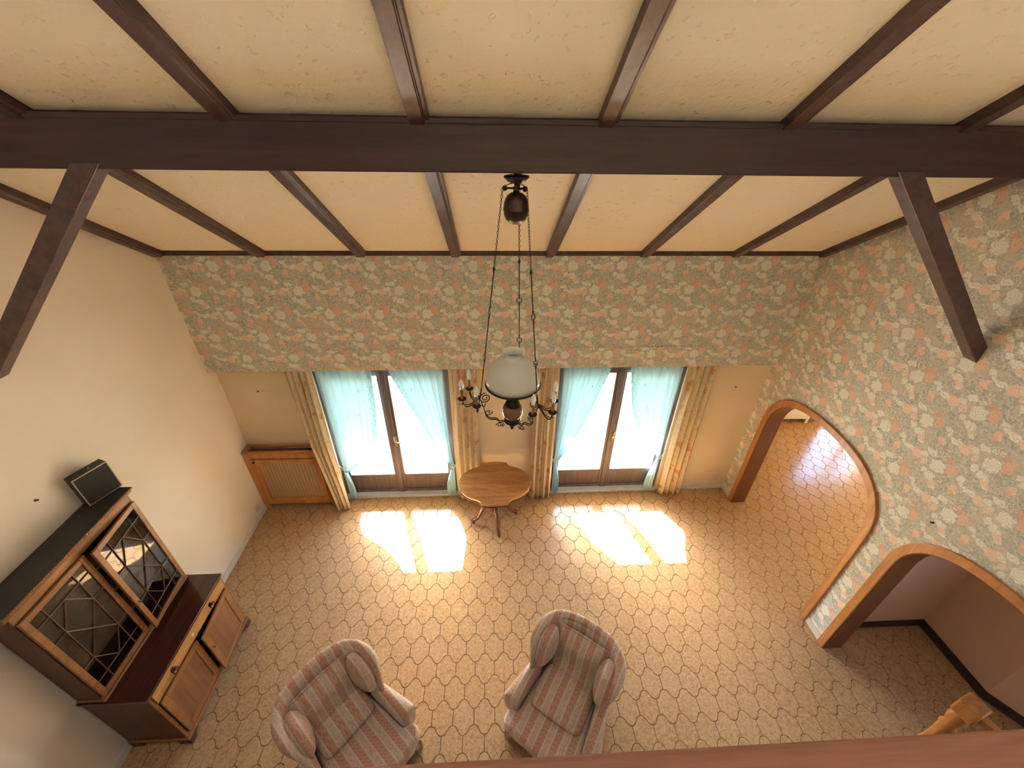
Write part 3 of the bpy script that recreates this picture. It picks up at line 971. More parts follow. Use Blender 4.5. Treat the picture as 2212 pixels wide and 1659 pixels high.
# ================================================================== radiator cover
RX0, RX1 = XL + 0.004, -2.185
RYF, RH = 4.067, 1.042
e = empty('radiator_cover', ((RX0 + RX1) / 2, RYF, 0), label='honey oak radiator cover with reeded beige front in the corner', cat='radiator cover')
hw = (RX1 - RX0) / 2
dp = YW - 0.016 - RYF
g = G()
for s in (-1, 1):
    xa, xb = (-hw, -hw + 0.075) if s < 0 else (hw - 0.075, hw)
    g.box(xa, xb, 0.0, 0.03, 0.0, RH - 0.03)
g.box(-hw + 0.075, hw - 0.075, 0.0, 0.03, RH - 0.11, RH - 0.03)
g.box(-hw + 0.075, hw - 0.075, 0.0, 0.03, 0.09, 0.155)
g.build('face_frame', M['oak_v'], e, bevel=0.004)
G().box(-hw, -hw + 0.025, 0.03, dp, 0.0, RH - 0.03).build('side_panel', M['oak_v'], e)
G().box(hw - 0.025, hw, 0.03, dp, 0.0, RH - 0.03).build('side_panel', M['oak_v'], e)
g = G()
g.box(-hw, hw + 0.006, -0.008, 0.026, RH - 0.03, RH); g.box(-hw, hw + 0.006, dp - 0.028, dp, RH - 0.03, RH)
g.box(-hw, -hw + 0.07, 0.026, dp - 0.028, RH - 0.03, RH); g.box(hw - 0.064, hw + 0.006, 0.026, dp - 0.028, RH - 0.03, RH)
g.build('top_frame', M['oak_h'], e, bevel=0.004)
G().box(-hw + 0.06, hw - 0.06, 0.02, dp - 0.02, RH - 0.075, RH - 0.06).build('top_grille', M['oak_dark'], e)
# removable front door with arched top rail
da, db, dz0, dz1 = -hw + 0.083, hw - 0.083, 0.16, RH - 0.118
st = 0.062
top = []
n = 14
for i in range(n + 1):
    x = lerp(da + st, db - st, i / n)
    c = 1 - abs(2 * i / n - 1)
    top.append((x, dz1 - 0.105 + 0.075 * (c * c * (3 - 2 * c))))
g = G()
g.box(da, da + st, -0.012, 0.014, dz0, dz1); g.box(db - st, db, -0.012, 0.014, dz0, dz1)
g.box(da + st, db - st, -0.012, 0.014, dz0, dz0 + 0.06)
g.prism(top + [(db - st, dz1), (da + st, dz1)], -0.012, 0.014, 'y')
door = g.build('front_door', M['oak_v'], e, bevel=0.003)
G().tube([(da + 0.03, -0.012, dz1 - 0.035), (da + 0.03, -0.03, dz1 - 0.035)], 0.012, 10).build('knob', M['iron'], door, smooth=True)
G().tube([(db - 0.03, -0.012, dz1 - 0.035), (db - 0.03, -0.026, dz1 - 0.035)], 0.009, 10).build('knob', M['oak_v'], door, smooth=True)
ns = 16
sw = (db - da - 2 * st) / ns
src = None
for i in range(ns):
    if src is None:
        src = G().box(-sw / 2 + 0.0018, sw / 2 - 0.0018, 0.004, 0.012, 0, dz1 - dz0 - 0.09).build('slat', mk_cane(), e, bevel=0.002); o = src
    else:
        o = src.copy(); COL.objects.link(o); o.parent = e
    o.location = (da + st + sw * (i + 0.5), 0, dz0 + 0.05)
G().box(da + 0.02, db - 0.02, 0.013, 0.018, dz0 + 0.02, dz1 - 0.02).build('backing', M['oak_dark'], e)

# ================================================================== glazed dresser against the left wall
CY0, CY1, CXF, CZ = 1.462, 2.505, -2.672, 0.878
CXB = XL + 0.016
e = empty('glazed_cabinet', (CXB, (CY0 + CY1) / 2, 0), label='dark wooden glazed cabinet with lattice doors standing against the cream wall', cat='cabinet')
hl = (CY1 - CY0) / 2
dx = CXF - CXB                       # lower depth
ux = -2.972 - CXB                    # upper depth
uy0, uy1 = -hl + 0.015, hl - 0.025
# lower carcass
g = G()
g.box(0.0, dx - 0.02, -hl + 0.01, -hl + 0.03, 0.10, CZ - 0.02); g.box(0.0, dx - 0.02, hl - 0.03, hl - 0.01, 0.10, CZ - 0.02)
g.box(0.0, 0.012, -hl + 0.03, hl - 0.03, 0.10, CZ - 0.02); g.box(0.012, dx - 0.02, -hl + 0.03, hl - 0.03, 0.10, 0.12)
g.build('lower_carcass', M['cab_side'], e, bevel=0.002)
g = G()
g.box(dx - 0.02, dx - 0.004, -hl + 0.01, -hl + 0.04, 0.10, CZ - 0.02); g.box(dx - 0.02, dx - 0.004, hl - 0.04, hl - 0.01, 0.10, CZ - 0.02)
g.box(dx - 0.02, dx - 0.004, -hl + 0.04, hl - 0.04, 0.10, 0.135); g.box(dx - 0.02, dx - 0.004, -hl + 0.04, hl - 0.04, CZ - 0.17, CZ - 0.145)
g.build('front_frame', M['cab_front'], e, bevel=0.002)
G().box(0.0, dx + 0.012, -hl - 0.004, hl + 0.004, 0.075, 0.105).build('plinth_moulding', M['cab_front'], e, bevel=0.006)
G().box(-0.006, dx + 0.010, -hl - 0.008, hl + 0.008, CZ - 0.022, CZ).build('counter_top', M['cab_top'], e, bevel=0.006, seg=3)
for sy in (-1, 1):
    for fx in (dx - 0.10, 0.0):
        ya, yb = (-hl, -hl + 0.11) if sy < 0 else (hl - 0.11, hl)
        prof = [(ya, 0.0), (ya, 0.075), (yb, 0.075), (yb - 0.01, 0.05), (yb - 0.045, 0.04), (ya + 0.055, 0.0)] if sy < 0 else [(yb, 0.0), (yb, 0.075), (ya, 0.075), (ya + 0.01, 0.05), (ya + 0.045, 0.04), (yb - 0.055, 0.0)]
        fa = dx - 0.012 if fx > 0 else 0.0
        gg = G(); gg.prism(prof, fa, fa + 0.024, 'x'); gg.box(min(fx, fa), max(fx + 0.10, fa + 0.02), ya if sy < 0 else yb - 0.022, ya + 0.022 if sy < 0 else yb, 0.0, 0.075)
        gg.build('foot', M['cab_side'], e, bevel=0.002)
# drawer
dr = G().box(dx - 0.008, dx + 0.010, -hl + 0.035, hl - 0.035, CZ - 0.142, CZ - 0.028).build('drawer', M['drawer'], e, bevel=0.003)
for yy in (-hl + 0.25, hl - 0.25):
    g = G().tube([(dx + 0.010, yy, CZ - 0.085), (dx + 0.018, yy, CZ - 0.085)], 0.024, 14)
    g.tube([(dx + 0.018, yy, CZ - 0.085), (dx + 0.032, yy, CZ - 0.08)], 0.012, 10)
    g.build('knob', M['bronze'], dr, smooth=True)
    g = G(); g.tube([(dx + 0.030, yy + 0.026 * cos(t), CZ - 0.098 + 0.026 * sin(t)) for t in [2 * pi * k / 18 for k in range(18)]], 0.0045, 6, True)
    g.build('ring_pull', M['bronze'], dr, smooth=True)
g = G(); g.tube([(dx + 0.0115, 0.012 * cos(t), CZ - 0.083 + 0.012 * sin(t)) for t in [2 * pi * k / 16 for k in range(16)]], 0.004, 6, True)
g.build('escutcheon', M['ceramic_white'], dr, smooth=True)
# lower doors (hinged at the outer side); the far one ajar
def lower_door(y_h, y_f, ang):
    piv = empty('door', (dx - 0.004, y_h, 0), ang); piv.parent = e
    s = 1 if y_f > y_h else -1
    L = abs(y_f - y_h)
    z0, z1, st_ = 0.137, CZ - 0.172, 0.062
    def bx(a, b, x0, x1, za, zb):
        a, b = sorted((s * a, s * b)); return (x0, x1, a, b, za, zb)
    g = G()
    g.box(*bx(0.002, st_, 0, 0.018, z0, z1)); g.box(*bx(L - st_, L - 0.002, 0, 0.018, z0, z1))
    g.box(*bx(st_, L - st_, 0, 0.018, z0, z0 + 0.055)); g.box(*bx(st_, L - st_, 0, 0.018, z1 - 0.055, z1))
    g.build('door_frame', M['cab_front'], piv, bevel=0.003)
    G().box(*bx(st_ - 0.005, L - st_ + 0.005, 0.003, 0.011, z0 + 0.05, z1 - 0.05)).build('door_panel', M['cab_panel'], piv)
    return piv, s, L, z0, z1
lower_door(-hl + 0.042, 0.0, 0.0)
p, s, L, z0, z1 = lower_door(hl - 0.042, 0.0, radians(5.5))
G().tube([(0.018, s * (L - 0.03), 0.50), (0.034, s * (L - 0.03), 0.50), (0.036, s * (L - 0.03), 0.485)], 0.004, 6).build('key', M['bronze'], p)
# upper case
UZ0, UZ1 = CZ + 0.0, 2.03
g = G()
g.box(0.0, ux - 0.012, uy0, uy0 + 0.02, UZ0, UZ1); g.box(0.0, ux - 0.012, uy1 - 0.02, uy1, UZ0, UZ1)
g.box(0.0, ux - 0.012, uy0 + 0.02, uy1 - 0.02, UZ1 - 0.02, UZ1); g.box(0.0, ux - 0.012, uy0 + 0.02, uy1 - 0.02, UZ0, UZ0 + 0.03)
g.build('upper_carcass', M['cab_side'], e, bevel=0.002)
G().box(0.0, 0.008, uy0 + 0.02, uy1 - 0.02, UZ0 + 0.03, UZ1 - 0.02).build('back_panel', M['cab_in'], e)
for zz in (1.18, 1.45, 1.73):
    G().box(0.008, ux - 0.035, uy0 + 0.02, uy1 - 0.02, zz, zz + 0.016).build('shelf', M['shelf'], e)
g = G(); g.box(0.0, ux + 0.012, uy0 - 0.012, uy1 + 0.012, UZ0 + 0.0, UZ0 + 0.026)
g.build('base_moulding', M['cab_front'], e, bevel=0.008)
G().box(ux - 0.02, ux - 0.004, uy0, uy1, UZ1 - 0.07, UZ1).build('top_frame_rail', M['cab_front'], e, bevel=0.002)
G().box(ux - 0.02, ux - 0.004, uy0, uy1, UZ0 + 0.02, UZ0 + 0.05).build('bottom_frame_rail', M['cab_front'], e, bevel=0.002)
# cornice with rope beading
g = G(); g.prism([(0.0, UZ1 - 0.002), (ux + 0.002, UZ1 - 0.002), (ux + 0.012, UZ1 + 0.012), (ux + 0.020, UZ1 + 0.038), (ux + 0.034, UZ1 + 0.048), (ux + 0.034, UZ1 + 0.056), (0.0, UZ1 + 0.056)], uy0 - 0.03, uy1 + 0.03, 'y')
g.build('cornice', M['cab_front'], e, bevel=0.002)
G().box(-0.004, ux + 0.030, uy0 - 0.026, uy1 + 0.026, UZ1 + 0.0555, UZ1 + 0.060).build('cornice_top', M['black'], e)
g = G()
nb = 62
for k in range(nb):
    yy = lerp(uy0 - 0.024, uy1 + 0.024, k / (nb - 1))
    g.box(ux + 0.031, ux + 0.039, yy - 0.005, yy + 0.004, UZ1 + 0.046, UZ1 + 0.057)
tag(g.build('rope_beading', M['cab_front'], e), kind='stuff')
# upper doors with lattice bars
def upper_door(y_h, y_f, ang):
    piv = empty('glazed_door', (ux - 0.004, y_h, 0), ang); piv.parent = e
    s = 1 if y_f > y_h else -1
    L = abs(y_f - y_h)
    z0, z1, st_ = UZ0 + 0.052, UZ1 - 0.072, 0.045
    def bx(a, b, x0, x1, za, zb):
        a, b = sorted((s * a, s * b)); return (x0, x1, a, b, za, zb)
    g = G()
    g.box(*bx(0.002, st_, 0, 0.02, z0, z1)); g.box(*bx(L - st_, L - 0.001, 0, 0.02, z0, z1))
    g.box(*bx(st_, L - st_, 0, 0.02, z0, z0 + st_)); g.box(*bx(st_, L - st_, 0, 0.02, z1 - st_, z1))
    g.build('door_frame', M['cab_front'], piv, bevel=0.003)
    ga, gb, gz0, gz1 = st_, L - st_, z0 + st_, z1 - st_
    def P(u, v):
        return (0.013, s * lerp(ga, gb, u), lerp(gz1, gz0, v))
    N2, N9 = (.5, .10), (.5, .90)
    A, B, C, E_ = (.21, .31), (.79, .31), (.21, .69), (.79, .69)
    segs = [((.21, 0), (.21, 1)), ((.79, 0), (.79, 1)), ((0, .10), (1, .10)), ((0, .90), (1, .90)), (N2, A), (N2, B), (A, E_), (B, C), (C, N9), (E_, N9),
            ((0, .31), A), (B, (1, .31)), ((0, .69), C), (E_, (1, .69))]
    for a, b in segs:
        G().tube([P(*a), P(*b)], 0.0048, 6).build('glazing_bar', M['cab_side'], piv)
    G().box(*bx(ga - 0.01, gb + 0.01, 0.006, 0.0095, gz0 - 0.01, gz1 + 0.01)).build('pane', M['cab_glass'], piv)
    return piv, s, L
um = (uy0 + uy1) / 2
upper_door(uy0 + 0.002, um, 0.0)
p, s, L = upper_door(uy1 - 0.002, um, radians(6.0))
G().tube([(0.02, s * (L - 0.022), 1.30), (0.036, s * (L - 0.022), 1.30), (0.038, s * (L - 0.022), 1.283)], 0.004, 6).build('key', M['bronze'], p)

# ================================================================== loudspeaker on the cabinet
zs = UZ1 + 0.060
a0, a1 = Vector((-3.112, 2.315)), Vector((-3.022, 2.530))
dirv = (a1 - a0); wsp = dirv.length; ang = atan2(dirv.y, dirv.x)
mid = (a0 + a1) / 2
# keep the case clear of the wall
e = empty('loudspeaker', (mid.x, mid.y, zs), ang, label='small black loudspeaker box with silver-edged grille on top of the cabinet', cat='loudspeaker')
# local x along the front, local +y points back to the wall
G().box(-wsp / 2, wsp / 2, 0.0, 0.085, 0.0, 0.262).build('case', M['black'], e, bevel=0.004)
g = G(); q = 0.007
g.box(-wsp / 2, wsp / 2, -0.006, 0.0, 0.0, q); g.box(-wsp / 2, wsp / 2, -0.006, 0.0, 0.262 - q, 0.262)
g.box(-wsp / 2, -wsp / 2 + q, -0.006, 0.0, q, 0.262 - q); g.box(wsp / 2 - q, wsp / 2, -0.006, 0.0, q, 0.262 - q)
g.build('front_trim', M['silver'], e)
G().box(-wsp / 2 + q, wsp / 2 - q, -0.0035, 0.001, q, 0.262 - q).build('grille', M['grille'], e)
G().tube([(0.02, 0.04, 0.261), (0.02, 0.04, 0.266)], 0.006, 10).build('button', M['silver'], e)

# ================================================================== violin shaped pedestal table
TX, TY, TTZ = 0.012, 3.765, 0.725
e = empty('pedestal_table', (TX, TY, 0), label='walnut pedestal table with violin-shaped top between the two french windows', cat='table')
half = [(0.0, -0.372), (0.09, -0.368), (0.168, -0.352), (0.176, -0.318), (0.215, -0.285), (0.29, -0.252), (0.37, -0.198), (0.432, -0.115), (0.463, 0.0)]
def outline(sc_):
    c = catmull([(x, y, 0) for x, y in half[2:]], 4)
    pts = [(p.x, p.y) for p in c]
    pts = [(0.0, -0.372), (0.09, -0.368)] + pts
    q1 = pts
    q2 = [(x, -y) for x, y in reversed(pts[:-1])]
    r_ = q1 + q2
    l_ = [(-x, y) for x, y in reversed(r_[1:-1])]
    return [(x * (1 - sc_ / 0.463), y * (1 - sc_ / 0.372)) for x, y in r_ + l_]
G().prism(outline(0.0), TTZ - 0.012, TTZ, 'z').build('top', M['table'], e, bevel=0.003)
G().prism(outline(0.004), TTZ - 0.045, TTZ - 0.012, 'z').build('edge_moulding', M['table_edge'], e, bevel=0.004)
G().prism(outline(-0.004), TTZ - 0.056, TTZ - 0.045, 'z').build('lower_moulding', M['table_leg'], e, bevel=0.004)
G().lathe([(0.14, 0.645), (0.14, 0.668), (0.05, 0.668)], 24).build('support_block', M['table_leg'], e)
G().lathe([(0.0, 0.165), (0.025, 0.17), (0.055, 0.20), (0.062, 0.25), (0.075, 0.31), (0.07, 0.36), (0.038, 0.40), (0.05, 0.46), (0.078, 0.53), (0.066, 0.58), (0.045, 0.61), (0.09, 0.645)], 20).build('column', M['table_leg'], e, smooth=True)
for a in (-81, 193, 13, 99):
    ca, sa = cos(radians(a)), sin(radians(a))
    path = catmull([(r_ * ca, r_ * sa + 0.015, z) for r_, z in ((0.045, 0.30), (0.10, 0.325), (0.16, 0.27), (0.20, 0.17), (0.245, 0.085), (0.295, 0.058))], 5)
    rr = [interp([(0, .036), (.3, .034), (.7, .022), (1, .018)], k / (len(path) - 1)) for k in range(len(path))]
    leg = G().tube(path, rr, 10).build('leg', M['table_leg'], e, smooth=True)
    for off in (-0.011, 0.011):
        pp = [p + Vector((-sa * off, ca * off, rr[k] * 0.92)) for k, p in enumerate(path)]
        G().tube(pp, 0.0055, 6).build('leg_bead', M['table_leg'], leg, smooth=True)
    G().lathe([(0.0, 0.075), (0.024, 0.07), (0.026, 0.05), (0.018, 0.035), (0.0, 0.033)], 12, (0.298 * ca, 0.298 * sa + 0.015, 0)).build('toe', M['table_leg'], leg, smooth=True)
    g = G(); g.tube([(0.298 * ca - sa * k, 0.298 * sa + 0.015 + ca * k, 0.017) for k in (-0.009, 0.009)], 0.017, 12)
    g.build('castor', M['bronze'], leg)

# ================================================================== striped wing chairs
def wing_chair(loc, rz, label, cush_y, cush_len, cush_tilt, cush_z):
    e = empty('wing_chair', (*loc, 0), rz, label, 'armchair')
    F = M['fabric']
    # seat base
    out = [(-.31, .30), (-.20, .36), (.20, .36), (.31, .30), (.335, -.10), (.36, -.33), (.30, -.385), (.0, -.40), (-.30, -.385), (-.36, -.33), (-.335, -.10)]
    G().prism(out, 0.13, 0.385, 'z').build('seat_base', F, e, bevel=0.04, seg=4, smooth=True)
    # fringe round the foot of the seat
    ring_ = [(x * 0.985, y * 0.985) for x, y in out]
    fr = G()
    per = catmull([(x, y, 0) for x, y in ring_ + [ring_[0]]], 4)
    V = [(p.x, p.y, 0.135) for p in per] + [(p.x * 1.015, p.y * 1.015, 0.025) for p in per]
    n = len(per)
    fr.add(V, [(i, i + 1, n + i + 1, n + i) for i in range(n - 1)])
    fr.build('fringe_band', M['fringe'], e, solid=0.006)
    cords = G()
    for i in range(0, n - 1):
        for k in range(4):
            p = per[i].lerp(per[i + 1], k / 4)
            cords.box(p.x * 1.02 - .004, p.x * 1.02 + .004, p.y * 1.02 - .004, p.y * 1.02 + .004, 0.02, 0.14)
    tag(cords.build('fringe_cords', M['fringe'], e), kind='stuff')
    for sx in (-.26, .26):
        for sy in (-.30, .28):
            G().lathe([(0.014, 0.0), (0.022, 0.03), (0.026, 0.14)], 10, (sx, sy, 0)).build('foot', M['table_leg'], e, smooth=True)
    # seat cushion with T front
    so = [(-.235, .24), (.235, .24), (.262, -.02), (.285, -.285), (.355, -.30), (.372, -.36), (.33, -.425), (.0, -.445), (-.33, -.425), (-.372, -.36), (-.355, -.30), (-.285, -.285), (-.262, -.02)]
    G().prism(so, 0.345, 0.462, 'z').build('seat_cushion', F, e, bevel=0.045, seg=5, smooth=True)
    # loose lumbar cushion
    ct, st_ = cos(cush_tilt), sin(cush_tilt)
    def fr_c(x, y, z):
        return (x, cush_y + y * ct - z * st_, cush_z + y * st_ + z * ct + 0.010 * cos(x * 7))
    G().pillow(fr_c, 0.45, cush_len, 0.11, 7.0, 12).build('lumbar_cushion', F, e, smooth=True)
    # inner back: padded, gently arched at the top
    def back(u, v):
        s = 2 * u - 1
        w = lerp(0.255, 0.235, v)
        zt_ = 0.955 - 0.045 * s * s
        z = lerp(0.40, zt_, v)
        y = lerp(0.165, 0.300, v) + 0.018 * s * s * s * s
        puff = 0.060 * (1 - abs(s) ** 5) * (1 - abs(2 * v - 1) ** 6) + 0.022 * cos(v * 9.2 - 1.4) * (1 - s * s)
        return (s * w, y - puff, z)
    def back_rear(u, v):
        p = back(u, v)
        s = 2 * u - 1
        return (p[0], lerp(0.30, 0.325, v), p[2])
    g = G(); g.grid(back, 14, 14); nB = len(g.V)
    g.grid(back_rear, 14, 14)
    W_ = 15
    for k in range(14):
        for (a, b) in ((k, k + 1), (14 * W_ + k, 14 * W_ + k + 1), (k * W_, (k + 1) * W_), (k * W_ + 14, (k + 1) * W_ + 14)):
            g.F.append((a, b, nB + b, nB + a))
    g.build('backrest', F, e, smooth=True)
    # welt along the top of the inner back
    G().tube([Vector(back(k / 16, 1.0)) + Vector((0, 0.012, 0.006)) for k in range(17)], 0.011, 8).build('back_welt', F, e, smooth=True)
    # wings: bulging pads either side
    for sx in (-1, 1):
        def fr_w(x, y, z, sx=sx):
            return (sx * (0.268 + 0.30 * (x + 0.02) * -0.35) + sx * z * 0.9, 0.155 + x + 0.12 * (y), 0.795 + y)
        G().pillow(fr_w, 0.27, 0.40, 0.185, 2.6, 12).build('wing_pad', F, e, smooth=True)
    # outer shell following the wings and the back
    U = [(-.325, -.005), (-.352, .06), (-.362, .14), (-.352, .225), (-.31, .31), (-.235, .375), (-.12, .408), (0, .415)]
    U = U + [(-x, y) for x, y in reversed(U[:-1])]
    C_ = catmull([(x, y, 0) for x, y in U], 3)
    nC = len(C_)
    def top_z(k):
        t = k / (nC - 1); t = min(t, 1 - t) * 2
        return interp([(0, .63), (.08, .80), (.17, .915), (.32, .965), (.6, .985), (1, .995)], t)
    g = G()
    inn = []
    for k, p in enumerate(C_):
        d = Vector((p.x, p.y - 0.10, 0)).normalized()
        inn.append(p - d * 0.045)
    V = [(p.x * .96, p.y * .97, 0.30) for p in C_] + [(p.x, p.y, top_z(k)) for k, p in enumerate(C_)] + [(p.x, p.y, top_z(k)) for k, p in enumerate(inn)] + [(p.x * .96, p.y * .97, 0.30) for p in inn]
    for i in range(nC - 1):
        for a, b in ((0, 1), (1, 2), (2, 3), (3, 0)):
            g.F.append((a * nC + i, a * nC + i + 1, b * nC + i + 1, b * nC + i))
    g.F += [(0, nC, 2 * nC, 3 * nC), (nC - 1, 4 * nC - 1, 3 * nC - 1, 2 * nC - 1)]
    g.V = V
    g.build('outer_shell', F, e, smooth=True)
    # rolled rim
    rp, rr = [], []
    for k, p in enumerate(C_):
        rp.append((p.x * 0.985, p.y * 0.985, top_z(k) + 0.004))
        t = k / (nC - 1); t = min(t, 1 - t) * 2
        rr.append(interp([(0, .016), (.1, .024), (.18, .042), (.4, .040), (1, .036)], t))
    G().tube(rp, rr, 12).build('rolled_rim', F, e, smooth=True)
    # arms flare outwards to the front
    for sx in (-1, 1):
        def arm(u, v, sx=sx):
            # v along the arm from wing to front, u round the section
            yy = lerp(0.10, -0.285, v)
            cx = sx * lerp(0.300, 0.362, v ** 0.9)
            zt_ = lerp(0.645, 0.615, v)
            hw_ = lerp(0.050, 0.078, v)
            th = 2 * pi * u
            cxs = math.copysign(abs(cos(th)) ** 0.6, cos(th)); szs = math.copysign(abs(sin(th)) ** 0.75, sin(th))
            zm, hh = (zt_ + 0.34) / 2, (zt_ - 0.34) / 2
            top_f = 1.0 if szs > 0 else 0.85
            return (cx + cxs * hw_ * top_f, yy, zm + szs * hh)
        g = G(); g.grid(arm, 20, 8, close_u=True)
        g.F.append(tuple(range(20))); g.F.append(tuple(range(8 * 20, 9 * 20)))
        g.build('arm', F, e, smooth=True, bevel=0.02, seg=3)
    return e
wing_chair((-1.166, 1.324), radians(48.3), 'striped wing armchair nearer the glazed cabinet, turned to the right', 0.105, 0.27, radians(24), 0.535)
wing_chair((0.570, 1.490), radians(-35.0), 'striped wing armchair in the middle of the floor, turned to the left', -0.015, 0.37, radians(9), 0.515)

# ================================================================== curtains
def drape(name, xt, xb, yt, yb, ztop, zbot, folds, label, amp=0.028, bend=0.0):
    e_ = None
    nu, nv = folds * 10, 26
    uv = []
    def fn(u, v):
        x = lerp(lerp(xt[0], xt[1], u), lerp(xb[0], xb[1], u), v)
        ph = 2 * pi * folds * u + 0.7 * sin(3 * v)
        a = amp * (0.75 + 0.5 * v)
        y = lerp(yt, yb, min(1.0, v / bend) if bend else v) + a * sin(ph) + 0.008 * sin(ph * 0.5 + 2 * v)
        x += 0.35 * a * sin(2 * ph)
        uv.append((u * folds * 0.17 + xt[0], (1 - v) * ztop))
        return (x, y, lerp(ztop, zbot, v))
    g = G().grid(fn, nu, nv)
    o = g.build(name, M['drape'], None, smooth=True, solid=0.004, uv=uv)
    tag(o, label, 'curtain', 'floral curtains at the windows')
    return o
YC = 4.168
drape('floral_curtain', (-2.40, -2.10), (-2.19, -2.01), YC, 4.020, 2.445, 0.012, 4, 'cream floral curtain hanging beside the radiator cover', 0.024, 0.52)
drape('floral_curtain', (-0.485, -0.20), (-0.50, -0.19), YC, 4.15, 2.445, 0.012, 4, 'cream floral curtain behind the table, against the left french window')
drape('floral_curtain', (0.505, 0.80), (0.50, 0.80), YC, 4.13, 2.445, 0.012, 4, 'cream floral curtain behind the table, against the right french window')
drape('floral_curtain', (2.395, 2.71), (2.40, 2.735), YC, 4.135, 2.445, 0.012, 4, 'cream floral curtain next to the bare wall with the socket by the arch')

def sheer(xo, inner, tie, tail, ysh, label, flip):
    """tied-back voile: xo outer edge, inner = [(z, x)] of the free edge falling to the tie"""
    uv = []
    zt_, xt_ = tie
    nu, nv = 60, 34
    ztop = 2.44
    inner = sorted(inner)
    def fn(u, v):
        if v < 0.80:
            w = v / 0.80
            z = lerp(ztop, zt_, w ** 0.9)
            xi = interp(inner, z)
            k = w ** 6
            xoo = lerp(xo, xt_ - flip * 0.02, k)
            gather = interp([(0, 1), (.6, .75), (.9, .4), (1, .16)], w)
            # free edge swags below the straight line close to the tie
            x = lerp(xoo, xi, u)
            zz = z - 0.16 * (w ** 3) * sin(pi * min(1, u)) * 0.55
        else:
            w = (v - 0.80) / 0.20
            zz = lerp(zt_, 0.02, w)
            wd = lerp(0.035, tail, min(1, w * 1.6))
            x = lerp(xt_ - flip * 0.02, xt_ - flip * 0.02 + flip * wd, u) - flip * 0.0
            gather = lerp(0.16, 0.5, w)
        y = ysh + 0.020 * gather * sin(2 * pi * 8 * u + 1.2 * v) + 0.009 * sin(2 * pi * 3 * u + 2.0)
        uv.append((u, (1 - v) * 2.4))
        return (x, y, max(zz, 0.015))
    g = G().grid(fn, nu, nv)
    o = g.build('sheer_curtain', M['sheer'], None, smooth=True, uv=uv)
    tag(o, label, 'sheer curtain', 'voile panels tied back at the french windows')
    # tie band
    return o
YS = 4.205
SH = [
    (-2.065, [(2.44, -1.41), (2.1, -1.42), (1.6, -1.44), (1.2, -1.49), (0.95, -1.56), (0.75, -1.70), (0.62, -1.93)], (0.60, -2.03), 0.09, 'sheer curtain tinted sky-light blue, tied back beside the radiator cover', 1),
    (-0.585, [(2.44, -1.26), (2.1, -1.215), (1.6, -1.03), (1.1, -0.83), (0.62, -0.60)], (0.60, -0.56), 0.13, 'sheer curtain tinted sky-light blue, tied back just left of the table', -1),
    (0.865, [(2.44, 1.47), (2.1, 1.43), (1.6, 1.30), (1.2, 1.17), (0.9, 1.04), (0.68, 0.90)], (0.66, 0.86), 0.10, 'sheer curtain tinted sky-light blue, tied back just right of the table', 1),
    (2.325, [(2.44, 1.67), (2.1, 1.68), (1.6, 1.77), (1.2, 1.90), (0.9, 2.10), (0.70, 2.30)], (0.68, 2.315), 0.13, 'sheer curtain tinted sky-light blue, tied back on the side toward the arch', -1),
]
for xo, inn, tie, tail, lab, fl in SH:
    o = sheer(xo, inn, tie, tail, YS, lab, fl)
    g = G()
    cx = tie[1] + fl * 0.0
    g.tube([(cx + 0.034 * cos(t), YS + 0.030 * sin(t) - 0.002, tie[0] + 0.012 * cos(t) * fl) for t in [2 * pi * k / 16 for k in range(16)]], 0.007, 6, True)
    g.tube([(cx - fl * 0.03, YS, tie[0]), (cx - fl * 0.085, YS + 0.01, tie[0] + 0.10)], 0.006, 6)
    g.build('tie_back', M['white'], o, smooth=True)
for xa, xb in ((-2.45, -0.15), (0.45, 2.75)):
    e = empty('curtain_rail', ((xa + xb) / 2, 0, 2.47), label='white curtain rail hidden behind the papered upper wall over the %s french window' % ('left' if xa < 0 else 'right'), cat='curtain rail')
    G().box(-(xb - xa) / 2, (xb - xa) / 2, 4.155, 4.178, -0.02, 0.0).build('drape_track', M['white'], e)
    G().box(-(xb - xa) / 2, (xb - xa) / 2, 4.195, 4.215, -0.03, -0.01).build('sheer_track', M['white'], e)
    G().box(-(xb - xa) / 2, (xb - xa) / 2, 4.14, 4.238, 0.0, 0.02).build('mounting_board', M['white'], e)
# roller shutter strap
e = empty('shutter_strap', (-0.468, YW, 1.19), label='cream roller-shutter strap with winder box beside the left french window', cat='shutter strap')
G().box(-0.011, 0.011, -0.016, -0.012, 0.0, 1.2).build('strap', M['plastic'], e)
G().box(-0.018, 0.018, -0.022, 0.0, -0.09, 0.09).build('winder_box', M['plastic'], e, bevel=0.004)

# ================================================================== chandelier
CX, CYY = 0.147, 2.48
e = empty('chandelier', (CX, CYY, BZ0), label='rise-and-fall chandelier with white opal shade and candle bulbs hanging from the beam', cat='chandelier')
def zl(z): return z - BZ0
g = G()
for k in range(3):
    a = 2 * pi * k / 3
    g.tube([(0.02 * cos(a), 0.02 * sin(a), 0.0), (0.02 * cos(a), 0.02 * sin(a), -0.03)], 0.006, 8)
g.tube([(0, 0, 0), (0, 0, -0.03)], 0.010, 8)
g.build('hook', M['iron'], e, smooth=True)
G().lathe([(0.0, zl(4.388)), (0.045, zl(4.392)), (0.068, zl(4.386)), (0.071, zl(4.379)), (0.058, zl(4.368)), (0.050, zl(4.358)), (0.03, zl(4.352)), (0.014, zl(4.35)), (0.012, zl(4.335)), (0.02, zl(4.33)), (0.02, zl(4.318)), (0.012, zl(4.312)), (0.012, zl(4.298)), (0.0, zl(4.298))], 24).build('canopy', M['bronze'], e, smooth=True)
